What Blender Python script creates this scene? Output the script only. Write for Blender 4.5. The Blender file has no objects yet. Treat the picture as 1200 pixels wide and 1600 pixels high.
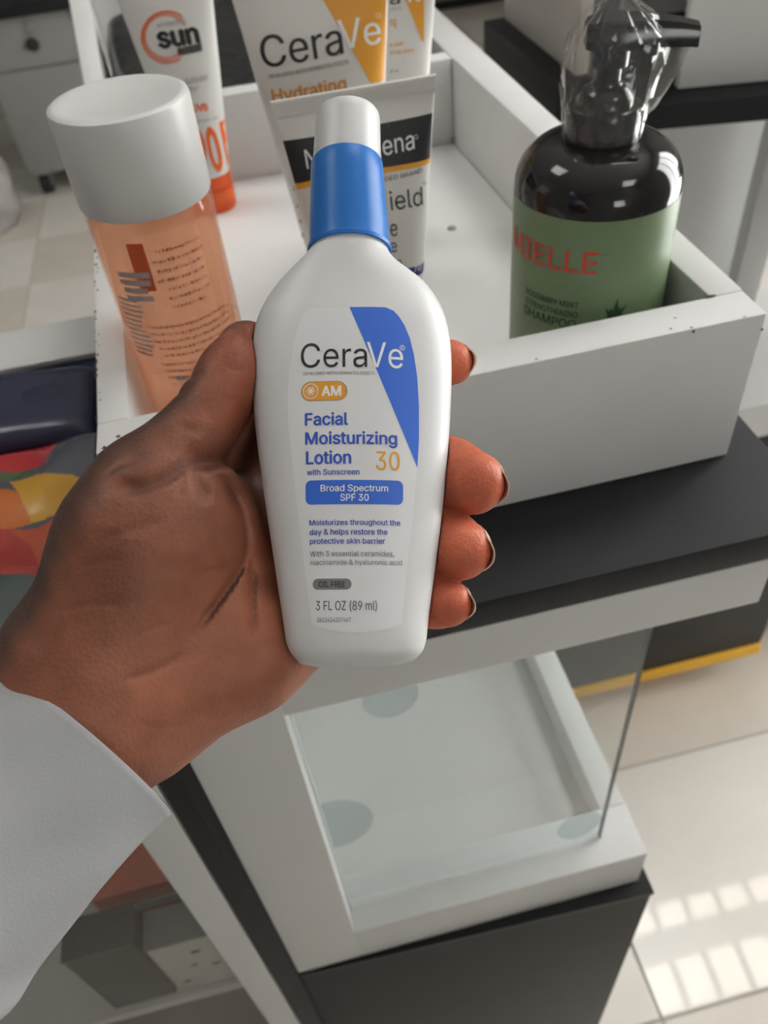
import bpy, bmesh, math, random
import numpy as np
from mathutils import Matrix, Vector, geometry
random.seed(7); rng = np.random.default_rng(5)
S = bpy.context.scene
COL = S.collection

# ------------------------------------------------------------------ camera, world, sun, exposure
F = 1275.0                                   # focal length in pixels of the 1200x1600 frame
def nrm(v): v = np.asarray(v, float); return v / np.linalg.norm(v)
_D = nrm([149, 1265, F]); _Y = nrm([-395, -1219, F]); _Y = nrm(_Y - _D * (_Y @ _D)); _X = np.cross(_D, _Y)
R = np.array([_X, _Y, -_D])                  # world = R @ (right, down, forward)
C = np.array([0.0, 0.0, 0.273])              # phone held 27 cm above the counter top (z = 0)
cam = bpy.data.cameras.new('camera'); camo = bpy.data.objects.new('camera', cam); COL.objects.link(camo)
cam.sensor_fit = 'HORIZONTAL'; cam.sensor_width = 36; cam.lens = F / 1200 * 36
cam.clip_start = 0.01; cam.clip_end = 50
cam.dof.use_dof = True; cam.dof.focus_distance = 0.215; cam.dof.aperture_fstop = 24
M4 = Matrix.Identity(4)
for i in range(3):
    M4[i][0] = R[i, 0]; M4[i][1] = -R[i, 1]; M4[i][2] = -R[i, 2]; M4[i][3] = C[i]
camo.matrix_world = M4
S.camera = camo
S.view_settings.view_transform = 'Standard'; S.view_settings.look = 'None'
S.view_settings.gamma = 1; S.view_settings.use_curve_mapping = False
S.view_settings.exposure = 0.03
S.cycles.use_denoising = True
S.cycles.max_bounces = 10; S.cycles.transparent_max_bounces = 24; S.cycles.transmission_bounces = 10
S.cycles.caustics_reflective = False; S.cycles.caustics_refractive = False
W = bpy.data.worlds.new('world'); S.world = W; W.use_nodes = True
W.node_tree.nodes['Background'].inputs[0].default_value = (1.0, 0.985, 0.96, 1)
W.node_tree.nodes['Background'].inputs[1].default_value = 10.8
sun = bpy.data.lights.new('sun', 'SUN'); sun.energy = 2.2; sun.angle = math.radians(0.15); sun.color = (1, 0.96, 0.9)
suno = bpy.data.objects.new('sun', sun); COL.objects.link(suno)
SUN_DIR = Vector((0.06, 0.80, -0.60)).normalized()        # direction the light travels: in through the shop window
suno.rotation_euler = SUN_DIR.to_track_quat('-Z', 'Y').to_euler(); suno.location = (0.4, -3, 2)
LAMP = 6.2                                   # emission of the ceiling panels

def ray(p): return R @ np.array([p[0] - 600.0, p[1] - 800.0, F])
def onz(p, z): r = ray(p); return C + r * ((z - C[2]) / r[2])
def ony(p, y): r = ray(p); return C + r * ((y - C[1]) / r[1])
def atd(p, d): return C + ray(p) * (d / F)

# ------------------------------------------------------------------ materials
def lin(c):
    return tuple(((v / 255) / 12.92 if v / 255 <= 0.04045 else ((v / 255 + 0.055) / 1.055) ** 2.4) for v in c)
def mat(name, col, rough=0.5, bump=0.0, bscale=200, var=0.0, vscale=20, spec=0.5, metal=0, coat=0, sss=0, coords='Object'):
    m = bpy.data.materials.new(name); m.use_nodes = True; nt = m.node_tree; b = nt.nodes['Principled BSDF']
    b.inputs['Base Color'].default_value = (*col, 1); b.inputs['Roughness'].default_value = rough
    b.inputs['Specular IOR Level'].default_value = spec; b.inputs['Metallic'].default_value = metal
    b.inputs['Coat Weight'].default_value = coat
    if sss: b.inputs['Subsurface Weight'].default_value = sss; b.inputs['Subsurface Radius'].default_value = (0.004, 0.0015, 0.001); b.inputs['Subsurface Scale'].default_value = 1
    tc = nt.nodes.new('ShaderNodeTexCoord')
    n = nt.nodes.new('ShaderNodeTexNoise'); n.inputs['Scale'].default_value = vscale; n.inputs['Detail'].default_value = 5
    nt.links.new(tc.outputs[coords], n.inputs['Vector'])
    mx = nt.nodes.new('ShaderNodeMix'); mx.data_type = 'RGBA'
    mx.inputs[6].default_value = (*[max(0, v * (1 - var)) for v in col], 1); mx.inputs[7].default_value = (*[min(1, v * (1 + var)) for v in col], 1)
    nt.links.new(n.outputs['Fac'], mx.inputs[0]); nt.links.new(mx.outputs[2], b.inputs['Base Color'])
    if bump:
        n2 = nt.nodes.new('ShaderNodeTexNoise'); n2.inputs['Scale'].default_value = bscale; n2.inputs['Detail'].default_value = 4
        nt.links.new(tc.outputs[coords], n2.inputs['Vector'])
        bp = nt.nodes.new('ShaderNodeBump'); bp.inputs['Strength'].default_value = bump; bp.inputs['Distance'].default_value = 0.001
        nt.links.new(n2.outputs['Fac'], bp.inputs['Height']); nt.links.new(bp.outputs['Normal'], b.inputs['Normal'])
    return m
def clear(name, tint, gloss=1.0, haze=0.0, hazecol=(0.8, 0.8, 0.8), rough=0.03, ior=1.45, bump=0, bscale=60):
    """thin clear sheet: tinted see-through with fresnel reflection and a little haze"""
    m = bpy.data.materials.new(name); m.use_nodes = True; nt = m.node_tree; nt.nodes.remove(nt.nodes['Principled BSDF'])
    out = nt.nodes['Material Output']
    tr = nt.nodes.new('ShaderNodeBsdfTransparent'); tr.inputs[0].default_value = (*tint, 1)
    gl = nt.nodes.new('ShaderNodeBsdfGlossy'); gl.inputs[0].default_value = (gloss, gloss, gloss, 1); gl.inputs['Roughness'].default_value = rough
    fr = nt.nodes.new('ShaderNodeFresnel'); fr.inputs[0].default_value = ior
    df = nt.nodes.new('ShaderNodeBsdfDiffuse'); df.inputs[0].default_value = (*hazecol, 1)
    m1 = nt.nodes.new('ShaderNodeMixShader'); m1.inputs[0].default_value = haze
    m2 = nt.nodes.new('ShaderNodeMixShader')
    nt.links.new(tr.outputs[0], m1.inputs[1]); nt.links.new(df.outputs[0], m1.inputs[2])
    ge = nt.nodes.new('ShaderNodeNewGeometry'); iv = nt.nodes.new('ShaderNodeMath'); iv.operation = 'SUBTRACT'; iv.inputs[0].default_value = 1
    mu = nt.nodes.new('ShaderNodeMath'); mu.operation = 'MULTIPLY'; nt.links.new(ge.outputs['Backfacing'], iv.inputs[1]); nt.links.new(iv.outputs[0], mu.inputs[0]); nt.links.new(fr.outputs[0], mu.inputs[1])
    nt.links.new(mu.outputs[0], m2.inputs[0]); nt.links.new(m1.outputs[0], m2.inputs[1]); nt.links.new(gl.outputs[0], m2.inputs[2])
    nt.links.new(m2.outputs[0], out.inputs[0])
    if bump:
        n2 = nt.nodes.new('ShaderNodeTexNoise'); n2.inputs['Scale'].default_value = bscale; n2.inputs['Detail'].default_value = 3
        tc = nt.nodes.new('ShaderNodeTexCoord'); nt.links.new(tc.outputs['Object'], n2.inputs['Vector'])
        bp = nt.nodes.new('ShaderNodeBump'); bp.inputs['Strength'].default_value = bump; bp.inputs['Distance'].default_value = 0.003
        nt.links.new(n2.outputs['Fac'], bp.inputs['Height']); nt.links.new(bp.outputs['Normal'], gl.inputs['Normal']); nt.links.new(bp.outputs['Normal'], fr.inputs['Normal'])
    return m
def emit(name, col, s):
    m = bpy.data.materials.new(name); m.use_nodes = True; b = m.node_tree.nodes['Principled BSDF']
    b.inputs['Base Color'].default_value = (0.9, 0.9, 0.9, 1)
    b.inputs['Emission Color'].default_value = (*col, 1); b.inputs['Emission Strength'].default_value = s
    return m
white_board = mat('white_board', (0.60, 0.595, 0.58), 0.5, 0.08, 60, 0.05, 14)
white_paint = mat('white_paint', (0.665, 0.66, 0.65), 0.55, 0.12, 90, 0.06, 30)
black_board = mat('black_board', (0.0125, 0.0125, 0.014), 0.5, 0.05, 400, 0.15, 60, spec=0.22)
black_edge = mat('black_edge', (0.010, 0.010, 0.011), 0.45, 0.03, 300, spec=0.2)
dark_base = mat('dark_base', (0.026, 0.0245, 0.023), 0.5, 0.05, 300, 0.2, 20, spec=0.2)
navy_top = mat('navy_top', (0.012, 0.015, 0.04), 0.35, 0.03, 200, 0.2, 15)
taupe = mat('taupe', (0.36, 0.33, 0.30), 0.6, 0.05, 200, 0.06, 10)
yellow_trim = mat('yellow_trim', (0.78, 0.42, 0.015), 0.45, 0, 10, 0.06, 30)
chip = mat('chip', (0.045, 0.042, 0.04), 0.8)
glass = clear('glass', (0.93, 0.96, 0.96), 1.0, 0.03, (0.75, 0.8, 0.8), 0.02, 1.5)
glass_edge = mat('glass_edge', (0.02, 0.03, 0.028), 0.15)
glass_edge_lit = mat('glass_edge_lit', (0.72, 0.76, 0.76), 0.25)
dot_tint = clear('tinted_dot', (0.90, 0.925, 0.93), 0.6, 0.035, (0.45, 0.52, 0.55), 0.2, 1.3)
rubber = mat('rubber', (0.012, 0.012, 0.012), 0.6)
steel = mat('steel', (0.45, 0.45, 0.45), 0.35, metal=1)

# ------------------------------------------------------------------ object helpers
MW = {}
def put(o, parent=None):
    COL.objects.link(o)
    if parent is not None: o.parent = parent; MW[o.name] = MW[parent.name]
    else: MW.setdefault(o.name, Matrix.Identity(4))
    return o
def info(o, label=None, cat=None, group=None, kind=None):
    for k, v in (('label', label), ('category', cat), ('group', group), ('kind', kind)):
        if v: o[k] = v
    return o
def thing(name, label, cat, loc=(0, 0, 0), rotz=0, group=None, matrix=None):
    o = bpy.data.objects.new(name, None); o.empty_display_size = 0.02
    m = matrix if matrix is not None else Matrix.Translation(Vector([float(v) for v in loc])) @ Matrix.Rotation(rotz, 4, 'Z')
    o.matrix_world = m; MW[o.name] = m
    COL.objects.link(o)
    return info(o, label, cat, group)
def mk(name, bm, m, parent=None, smooth=True, world=False, angle=35):
    if world and parent is not None: bm.transform(MW[parent.name].inverted())
    bmesh.ops.recalc_face_normals(bm, faces=bm.faces)
    me = bpy.data.meshes.new(name)
    if smooth:
        for f in bm.faces: f.smooth = True
        for e in bm.edges:
            if len(e.link_faces) == 2 and e.calc_face_angle(0) > math.radians(angle): e.smooth = False
    bm.to_mesh(me); bm.free()
    for q in (m if isinstance(m, (list, tuple)) else [m]): me.materials.append(q)
    return put(bpy.data.objects.new(name, me), parent)
def boxbm(x0, x1, y0, y1, z0, z1, bev=0.0006, bm=None):
    own = bm is None
    b = bmesh.new()
    bmesh.ops.create_cube(b, size=1)
    for v in b.verts: v.co = ((x0 + x1) / 2 + v.co.x * (x1 - x0), (y0 + y1) / 2 + v.co.y * (y1 - y0), (z0 + z1) / 2 + v.co.z * (z1 - z0))
    if bev: bmesh.ops.bevel(b, geom=list(b.edges), offset=bev, segments=2, profile=0.6, affect='EDGES')
    if own: return b
    me = bpy.data.meshes.new('tmp'); b.to_mesh(me); b.free(); bm.from_mesh(me); bpy.data.meshes.remove(me); return bm
def box(name, x0, x1, y0, y1, z0, z1, m, parent=None, bev=0.0006, world=True):
    return mk(name, boxbm(x0, x1, y0, y1, z0, z1, bev), m, parent, True, world)
def prismbm(pts, z0, z1, bev=0.0006):
    b = bmesh.new()
    lo = [b.verts.new((x, y, z0)) for x, y in pts]; hi = [b.verts.new((x, y, z1)) for x, y in pts]
    n = len(pts); b.faces.new(lo); b.faces.new(hi)
    for i in range(n): b.faces.new((lo[i], lo[(i + 1) % n], hi[(i + 1) % n], hi[i]))
    bmesh.ops.recalc_face_normals(b, faces=b.faces)
    if bev: bmesh.ops.bevel(b, geom=list(b.edges), offset=bev, segments=2, profile=0.6, affect='EDGES')
    return b
def loft(rings, cap0=True, cap1=True, close=True):
    b = bmesh.new(); vs = [[b.verts.new(p) for p in r] for r in rings]; n = len(rings[0])
    for a, c in zip(vs[:-1], vs[1:]):
        for i in range(n if close else n - 1):
            j = (i + 1) % n; b.faces.new((a[i], a[j], c[j], c[i]))
    if cap0: b.faces.new(vs[0])
    if cap1: b.faces.new(vs[-1])
    return b
def lathebm(prof, seg=64, c=(0, 0), cap0=True, cap1=True):
    return loft([[(c[0] + r * math.cos(2 * math.pi * i / seg), c[1] + r * math.sin(2 * math.pi * i / seg), z) for i in range(seg)] for r, z in prof], cap0, cap1)
def superring(w, d, z, p=2.0, n=72, cx=0, cy=0):
    out = []
    for i in range(n):
        t = 2 * math.pi * i / n; ct, st = math.cos(t), math.sin(t)
        out.append((cx + w * math.copysign(abs(ct) ** (2 / p), ct), cy + d * math.copysign(abs(st) ** (2 / p), st), z))
    return out
def interp(x, xs, ys): return float(np.interp(x, xs, ys))
def catmull(P, k=6):
    P = [np.asarray(p, float) for p in P]; Q = [2 * P[0] - P[1]] + P + [2 * P[-1] - P[-2]]; out = []
    for i in range(1, len(Q) - 2):
        for s in range(k):
            t = s / k; a, b, c, d = Q[i - 1], Q[i], Q[i + 1], Q[i + 2]
            out.append(0.5 * (2 * b + (c - a) * t + (2 * a - 5 * b + 4 * c - d) * t * t + (3 * b - a - 3 * c + d) * t ** 3))
    out.append(P[-1]); return out
def tubebm(path, radii, seg=12, bm=None):
    path = [Vector(p) for p in path]; rings = []
    up = Vector((0.13, 0.31, 0.94))
    for i, p in enumerate(path):
        t = (path[min(i + 1, len(path) - 1)] - path[max(i - 1, 0)]).normalized()
        a = t.cross(up).normalized(); c = a.cross(t).normalized(); r = radii[i] if hasattr(radii, '__len__') else radii
        rings.append([tuple(p + (a * math.cos(2 * math.pi * k / seg) + c * math.sin(2 * math.pi * k / seg)) * r) for k in range(seg)])
    return loft(rings)

# ------------------------------------------------------------------ flat print that follows a curved surface
FONT = None
try:
    import os
    for base in (bpy.utils.resource_path('LOCAL'), bpy.utils.resource_path('SYSTEM')):
        fp = os.path.join(base, 'datafiles', 'fonts', 'Inter.woff2')
        if os.path.exists(fp): FONT = bpy.data.fonts.load(fp); break
except Exception: FONT = None
_cache = {}
def fill_outline(v, ed):
    """fill closed outlines, overlapping ones too, by the non-zero winding rule"""
    nb = {}
    for a, b in ed: nb.setdefault(a, []).append(b); nb.setdefault(b, []).append(a)
    seen = set(); loops = []
    for st in sorted(nb):
        if st in seen: continue
        lp = [st]; seen.add(st); cur = st
        nx = min(nb[st]) if (st + 1) not in nb[st] else st + 1
        while nx not in seen:
            lp.append(nx); seen.add(nx); cand = [q for q in nb[nx] if q not in seen]; 
            if not cand: break
            nx = cand[0]
        if len(lp) > 2: loops.append(lp)
    cons = [(lp[i], lp[(i + 1) % len(lp)]) for lp in loops for i in range(len(lp))]
    r = geometry.delaunay_2d_cdt([Vector(p) for p in v], cons, [], 0, 1e-6)
    V2 = np.array([tuple(p) for p in r[0]]); Fa = np.array([tuple(q) for q in r[2] if len(q) == 3]); cen = V2[Fa].mean(1)
    wn = np.zeros(len(cen), int)
    for a, b in cons:
        (x0, y0), (x1, y1) = v[a], v[b]; cr = (x1 - x0) * (cen[:, 1] - y0) - (cen[:, 0] - x0) * (y1 - y0)
        wn += ((y0 <= cen[:, 1]) & (y1 > cen[:, 1]) & (cr > 0)).astype(int) - ((y0 > cen[:, 1]) & (y1 <= cen[:, 1]) & (cr < 0)).astype(int)
    return V2, [tuple(int(k) for k in q) for q in Fa[wn != 0]]
def glyphs(s, bold=0.0):
    key = (s, bold)
    if key not in _cache:
        cu = bpy.data.curves.new('t', 'FONT'); cu.body = s; cu.size = 1; cu.resolution_u = 4; cu.fill_mode = 'NONE'
        if FONT: cu.font = FONT
        o = bpy.data.objects.new('t', cu); COL.objects.link(o); dg = bpy.context.evaluated_depsgraph_get()
        me = bpy.data.meshes.new_from_object(o.evaluated_get(dg))
        v = np.array([tuple(x.co) for x in me.vertices]).reshape(-1, 3)[:, :2]; ed = [tuple(e.vertices) for e in me.edges]
        v, f = fill_outline(v, ed)
        bpy.data.objects.remove(o); bpy.data.curves.remove(cu); bpy.data.meshes.remove(me)
        if bold > 0:                          # heavier strokes: the outline printed again, nudged a little
            d = bold * 1.1; sh = [(0, 0), (d, 0), (-d, 0), (0, d * 0.7), (0, -d * 0.7)] if bold > 0.008 else [(d, 0), (-d, 0)]
            n0 = len(v); f = [tuple(i + k * n0 for i in q) for k in range(len(sh)) for q in f]; v = np.concatenate([v + np.array(q) for q in sh])
        _cache[key] = (v, f)
    return _cache[key]
def conform(name, verts, faces, surf, m, parent, off, du=0.0015, dv=0.004, label=None, layers=1):
    """2D polygons in (u, v) cut into strips and laid on surf(u, v, off)"""
    b = bmesh.new(); nlay = max(1, layers); per = len(verts) // nlay; vs = [b.verts.new((x, y, (i // per) * 5e-6)) for i, (x, y) in enumerate(verts)]
    for f in faces:
        try: b.faces.new([vs[i] for i in f])
        except ValueError: pass
    a = np.asarray(verts, float)
    for ax, st in ((0, du), (1, dv)):
        if st <= 0: continue
        lo, hi = a[:, ax].min(), a[:, ax].max()
        k = math.floor(lo / st) + 1
        while k * st < hi and st > 0:
            co = [0, 0, 0]; no = [0, 0, 0]; co[ax] = k * st; no[ax] = 1
            bmesh.ops.bisect_plane(b, geom=b.verts[:] + b.edges[:] + b.faces[:], plane_co=co, plane_no=no, dist=1e-7)
            k += 1
    bmesh.ops.triangulate(b, faces=[f for f in b.faces if len(f.verts) > 4])
    for v in b.verts: v.co = surf(v.co.x, v.co.y, off + v.co.z)
    me = bpy.data.meshes.new(name); b.to_mesh(me); b.free(); me.materials.append(m)
    for p in me.polygons: p.use_smooth = True
    o = put(bpy.data.objects.new(name, me), parent)
    if label: o['label'] = label
    return o
CAPH = None
def lettering(s, pmap, box4, surf, m, parent, off, bold=0.0, name='lettering', italic=0.0, du=0.0015):
    """box4 = pixel (x0, x1, y_cap_top, y_baseline) and optional slope of the baseline in pixels per pixel"""
    global CAPH
    if CAPH is None: CAPH = glyphs('H')[0][:, 1].max()
    x0, x1, yt, yb = box4[:4]; sl = box4[4] if len(box4) > 4 else 0.0
    v, f = glyphs(s, bold)
    A = np.array(pmap((x0, yb))); B = np.array(pmap((x1, yb + sl * (x1 - x0)))); T = np.array(pmap((x0, yt)))
    if len(box4) > 5 or abs(sl) > 0.02: T = A + np.array([0, abs(T[1] - A[1])])
    lo, hi = v[:, 0].min(), v[:, 0].max(); q = v.copy(); q[:, 0] = q[:, 0] + italic * q[:, 1]
    uv = A[None] + ((q[:, :1] - lo) / (hi - lo)) * (B - A)[None] + (q[:, 1:] / CAPH) * (T - A)[None]
    return conform(name, uv.tolist(), f, surf, m, parent, off, du, 1, None, 1 if bold <= 0 else (5 if bold > 0.008 else 2))
def patch(pts, pmap, surf, m, parent, off, name='print', du=0.0015, dv=0.003, px=True, clampw=None, label=None):
    uv = [pmap(p) if px else p for p in pts]
    if clampw: uv = [(max(-clampw(v) * 0.985, min(clampw(v) * 0.985, u)), v) for u, v in uv]
    return conform(name, uv, [tuple(range(len(uv)))], surf, m, parent, off, du, dv, label)
def rrect(x0, x1, y0, y1, r, k=6):
    out = []
    for cx, cy, a in ((x1 - r, y0 + r, -90), (x1 - r, y1 - r, 0), (x0 + r, y1 - r, 90), (x0 + r, y0 + r, 180)):
        for i in range(k + 1): t = math.radians(a + 90 * i / k); out.append((cx + r * math.cos(t), cy + r * math.sin(t)))
    return out
def planemap(M, yloc):
    """pixel -> (x, z) on the plane y = yloc of a thing with matrix M"""
    Mi = np.array(M.inverted())
    def f(p):
        o = Mi[:3, :3] @ C + Mi[:3, 3]; d = Mi[:3, :3] @ ray(p); t = (yloc - o[1]) / d[1]; q = o + d * t; return (q[0], q[2])
    return f
def planemap3(M, yloc):
    f = planemap(M, yloc); return lambda p: np.array([f(p)[0], yloc, f(p)[1]])

# ink
ink_black = mat('ink_black', (0.012, 0.012, 0.014), 0.5)
ink_blue = mat('ink_blue', (0.028, 0.085, 0.46), 0.45)
ink_panel_blue = mat('ink_panel_blue', (0.03, 0.135, 0.62), 0.45)
ink_orange = mat('ink_orange', (0.62, 0.25, 0.02), 0.45)
ink_amber = mat('ink_amber', (0.72, 0.32, 0.025), 0.45)
ink_grey = mat('ink_grey', (0.11, 0.11, 0.12), 0.5)
ink_midgrey = mat('ink_midgrey', (0.20, 0.20, 0.21), 0.5)
ink_white = mat('ink_white', (0.80, 0.80, 0.79), 0.45)
ink_navy = mat('ink_navy', (0.03, 0.025, 0.16), 0.45)
ink_red = mat('ink_red', (0.60, 0.06, 0.035), 0.45)
ink_sunorange = mat('ink_sunorange', (0.80, 0.13, 0.015), 0.4)
ink_green = mat('ink_green', (0.015, 0.05, 0.022), 0.5)

# ================================================================== SETTING
ZF = -0.95
floor = put(bpy.data.objects.new('floor', None)); info(floor, kind='structure')
tile_mat = mat('floor_tile_glaze', (0.76, 0.715, 0.655), 0.22, 0.03, 6, 0.10, 3.5, coords='Generated')
tile_mat2 = mat('floor_tile_glaze_b', (0.68, 0.62, 0.545), 0.22, 0.03, 6, 0.12, 3.0, coords='Generated')
grout = mat('grout', (0.42, 0.39, 0.35), 0.8, 0.1, 300)
gb = boxbm(-2.6, 1.9, -1.62, 5.4, ZF - 0.03, ZF - 0.002, 0); o = mk('grout_bed', gb, grout, floor, False)
TX, TY = 0.495, 0.331
tile_me = []
for m in (tile_mat, tile_mat2):
    b = boxbm(-TX / 2 + 0.002, TX / 2 - 0.002, -TY / 2 + 0.002, TY / 2 - 0.002, -0.012, 0, 0.0012)
    me = bpy.data.meshes.new('floor_tile'); b.to_mesh(me); b.free(); me.materials.append(m); tile_me.append(me)
for i in range(-5, 5):
    for j in range(-5, 14):
        cx, cy = 0.309 + (i + 0.5) * TX, 0.211 + (j + 0.5) * TY
        if not (-2.4 < cx < 1.7 and -1.6 < cy < 5.3): continue
        if cy < -0.4 or cx < -1.8: 
            pass
        t = bpy.data.objects.new('floor_tile', tile_me[(i * 7 + j * 3) % 2]); t.location = (cx, cy, ZF); t.rotation_euler.z = math.pi * ((i + j) % 2)
        put(t, floor)
wallm = mat('wall_paint', (0.36, 0.355, 0.345), 0.8, 0.05, 80, 0.03, 4)
ceilm = mat('ceiling_paint', (0.75, 0.75, 0.74), 0.9)
ZC = 1.75
def struct(name, *a, **k): return info(box(name, *a, **k), kind='structure')
struct('wall_back', -2.6, 1.9, 5.4, 5.5, ZF, ZC, wallm, bev=0)
struct('wall_left', -2.7, -2.6, -1.7, 5.5, ZF, ZC, wallm, bev=0)
wr = bmesh.new()
RY0, RY1, RZ0, RZ1 = 0.20, 1.35, -0.80, 1.30
for a in ((-1.7, RY0, ZF, ZC), (RY1, 5.5, ZF, ZC), (RY0, RY1, ZF, RZ0), (RY0, RY1, RZ1, ZC)): boxbm(1.9, 2.0, a[0], a[1], a[2], a[3], 0, wr)
info(mk('wall_right', wr, wallm, None, False), kind='structure')
win2 = put(bpy.data.objects.new('window_2', None)); info(win2, kind='structure')
box('window_pane', 1.945, 1.949, RY0, RY1, RZ0, RZ1, clear('shop_glass', (0.97, 0.98, 0.98), 1, 0, rough=0.0), win2, 0)
for k in range(4): y = RY0 + (RY1 - RY0) * k / 3; box('window_post', 1.92, 1.97, y - 0.02, y + 0.02, RZ0, RZ1, white_paint, win2, 0)
struct('ceiling', -2.7, 2.0, -1.7, 5.5, ZC, ZC + 0.1, ceilm, bev=0)
# wall behind the photographer with a barred shop window that throws the sun patches on the floor
WX0, WX1, WZ0, WZ1 = 0.16, 0.62, 0.17, 0.595
wf = bmesh.new()
for a in ((-2.7, WX0, ZF, ZC), (WX1, 2.0, ZF, ZC), (WX0, WX1, ZF, WZ0), (WX0, WX1, WZ1, ZC)): boxbm(a[0], a[1], -1.72, -1.62, a[2], a[3], 0, wf)
info(mk('wall_front', wf, wallm, None, False), kind='structure')
win = put(bpy.data.objects.new('window_1', None)); info(win, kind='structure')
box('window_pane', WX0, WX1, -1.675, -1.671, WZ0, WZ1, clear('window_glass', (0.97, 0.98, 0.98), 1, 0, rough=0.0), win, 0)
nb = 10
for i in range(nb + 1): x = WX0 + (WX1 - WX0) * i / nb; box('window_bar', x - 0.004, x + 0.004, -1.69, -1.66, WZ0, WZ1, white_paint, win, 0)
for i in range(7): z = WZ0 + (WZ1 - WZ0) * i / 6; box('window_rail', WX0, WX1, -1.69, -1.66, z - 0.004, z + 0.004, white_paint, win, 0)
# ceiling panels
lampm = emit('lamp_diffuser', (1.0, 0.975, 0.94), LAMP)
for k, (x, y) in enumerate(((-0.9, 0.95), (0.9, 0.95), (1.2, 2.3), (1.0, -1.1))):  # the last panel is an added fill for the front faces
    t = thing('ceiling_light', ('square ceiling panel light near the left wall, above the front counters', 'square ceiling panel light near the shop window, above the front counters', 'square ceiling panel light at the back right of the shop', 'square ceiling panel light nearest the barred window')[k], 'light', (x, y, ZC), 0, 'ceiling panel lights')
    fr = bmesh.new()
    for a in ((-0.32, 0.32, -0.32, -0.30), (-0.32, 0.32, 0.30, 0.32), (-0.32, -0.30, -0.30, 0.30), (0.30, 0.32, -0.30, 0.30)): boxbm(a[0], a[1], a[2], a[3], -0.03, 0, 0, fr)
    mk('frame', fr, white_paint, t)
    box('diffuser', -0.30, 0.30, -0.30, 0.30, -0.022, -0.012, lampm, t, 0, False)

# ================================================================== OUR COUNTER UNIT
YS = 0.2055                                   # plane of the slab's front edge
unit = thing('display_counter', 'white fronted showcase with glass window under the black worktop', 'counter', (0.06, 0.45, ZF))
FRY0, FRY1 = YS, YS + 0.0175
# front frame: stile, top rail ; bottom rail is the edge of the deck
box('front_stile', -0.0755, -0.0275, FRY0, FRY1, -0.392, -0.0175, white_board, unit)
box('front_rail', -0.0275, 0.204, FRY0, FRY1, -0.0495, -0.0175, white_board, unit)
box('side_board', -0.0935, -0.076, YS - 0.0, 0.66, -0.93, -0.0175, black_edge, unit)
box('edge_strip', -0.0815, -0.0757, YS - 0.0022, YS + 0.001, -0.93, -0.0175, black_board, unit)
# deck: front lip, right rim, sunken floor
box('deck_lip', -0.0275, 0.1925, YS, YS + 0.040, -0.392, -0.340, white_board, unit, 0.001)
box('deck_rim', 0.1725, 0.1925, YS + 0.040, 0.62, -0.392, -0.340, white_board, unit, 0.001)
box('deck_floor', -0.0755, 0.1725, YS + 0.040, 0.62, -0.392, -0.372, white_board, unit, 0.0005)
box('inner_panel', -0.0755, -0.0600, YS + 0.0185, 0.62, -0.372, -0.0175, white_board, unit)
box('case_fill_light', -0.05, 0.16, FRY1 + 0.008, FRY1 + 0.022, -0.030, -0.0178, emit('case_fill', (1, 0.98, 0.95), 5.5), unit, 0)  # unseen strip light, added to brighten the inside of the case
gl = box('glass_pane', -0.029, 0.1632, YS + 0.019, YS + 0.0225, -0.3405, -0.030, glass, unit, 0)
box('glass_edge', 0.1632, 0.1640, YS + 0.019, YS + 0.0225, -0.3395, -0.0400, glass_edge, gl, 0)
box('glass_edge_left', -0.0273, -0.0262, YS + 0.0165, YS + 0.019, -0.340, -0.0500, glass_edge_lit, gl, 0)
gl.children[-1].name = 'lit_glass_edge'
ymap = lambda p: ony(p, YS + 0.0187)
for (cx, cy, rx) in ((520, 1290, 66), (610, 1090, 45), (905, 1290, 32)):  # faint bluish discs on the pane
    c = ymap((cx, cy)); e = ymap((cx + rx, cy)); r = abs(e[0] - c[0])
    b = bmesh.new(); pts = []
    for i in range(40):
        t = 2 * math.pi * i / 40; x = c[0] + r * math.cos(t); z = c[2] + r * 1.25 * math.sin(t)
        x = min(max(x, -0.0258), 0.1625); z = min(max(z, -0.3375), -0.052)
        pts.append((x, z))
    lo = [b.verts.new((x, YS + 0.0186, z)) for x, z in pts]; hi = [b.verts.new((x, YS + 0.0189, z)) for x, z in pts]
    b.faces.new(lo); b.faces.new(hi)
    for i in range(40): b.faces.new((lo[i], lo[(i + 1) % 40], hi[(i + 1) % 40], hi[i]))
    mk('tinted_dot', b, dot_tint, gl, False, True)
# black base below the deck, front edge lip slightly proud
mk('base_board', prismbm([(-0.0755, YS - 0.0015), (0.2010, YS - 0.0110), (0.2010, 0.62), (-0.0755, 0.62)], -0.397, -0.3925, 0.0005), black_edge, unit, True, True)
mk('base_cabinet', prismbm([(-0.0755, YS - 0.0005), (0.1995, YS - 0.0100), (0.1995, 0.62), (-0.0755, 0.62)], ZF + 0.06, -0.3975, 0.0005), dark_base, unit, True, True)
for (x, y) in ((-0.05, 0.24), (0.17, 0.24), (-0.05, 0.58), (0.17, 0.58)):
    cb = tubebm([(x - 0.011, y, ZF + 0.027), (x + 0.011, y, ZF + 0.027)], 0.026, 20); boxbm(x - 0.014, x + 0.014, y - 0.012, y + 0.012, ZF + 0.045, ZF + 0.06, 0, cb); mk('caster', cb, rubber, unit, True, True)
top = box('counter_worktop', -0.0940, 0.2260, YS, 0.70, -0.0172, 0.0, black_board, None, 0.0009)
info(top, 'black slab worktop under the white wooden tray of tubes and bottles', 'worktop')

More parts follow.
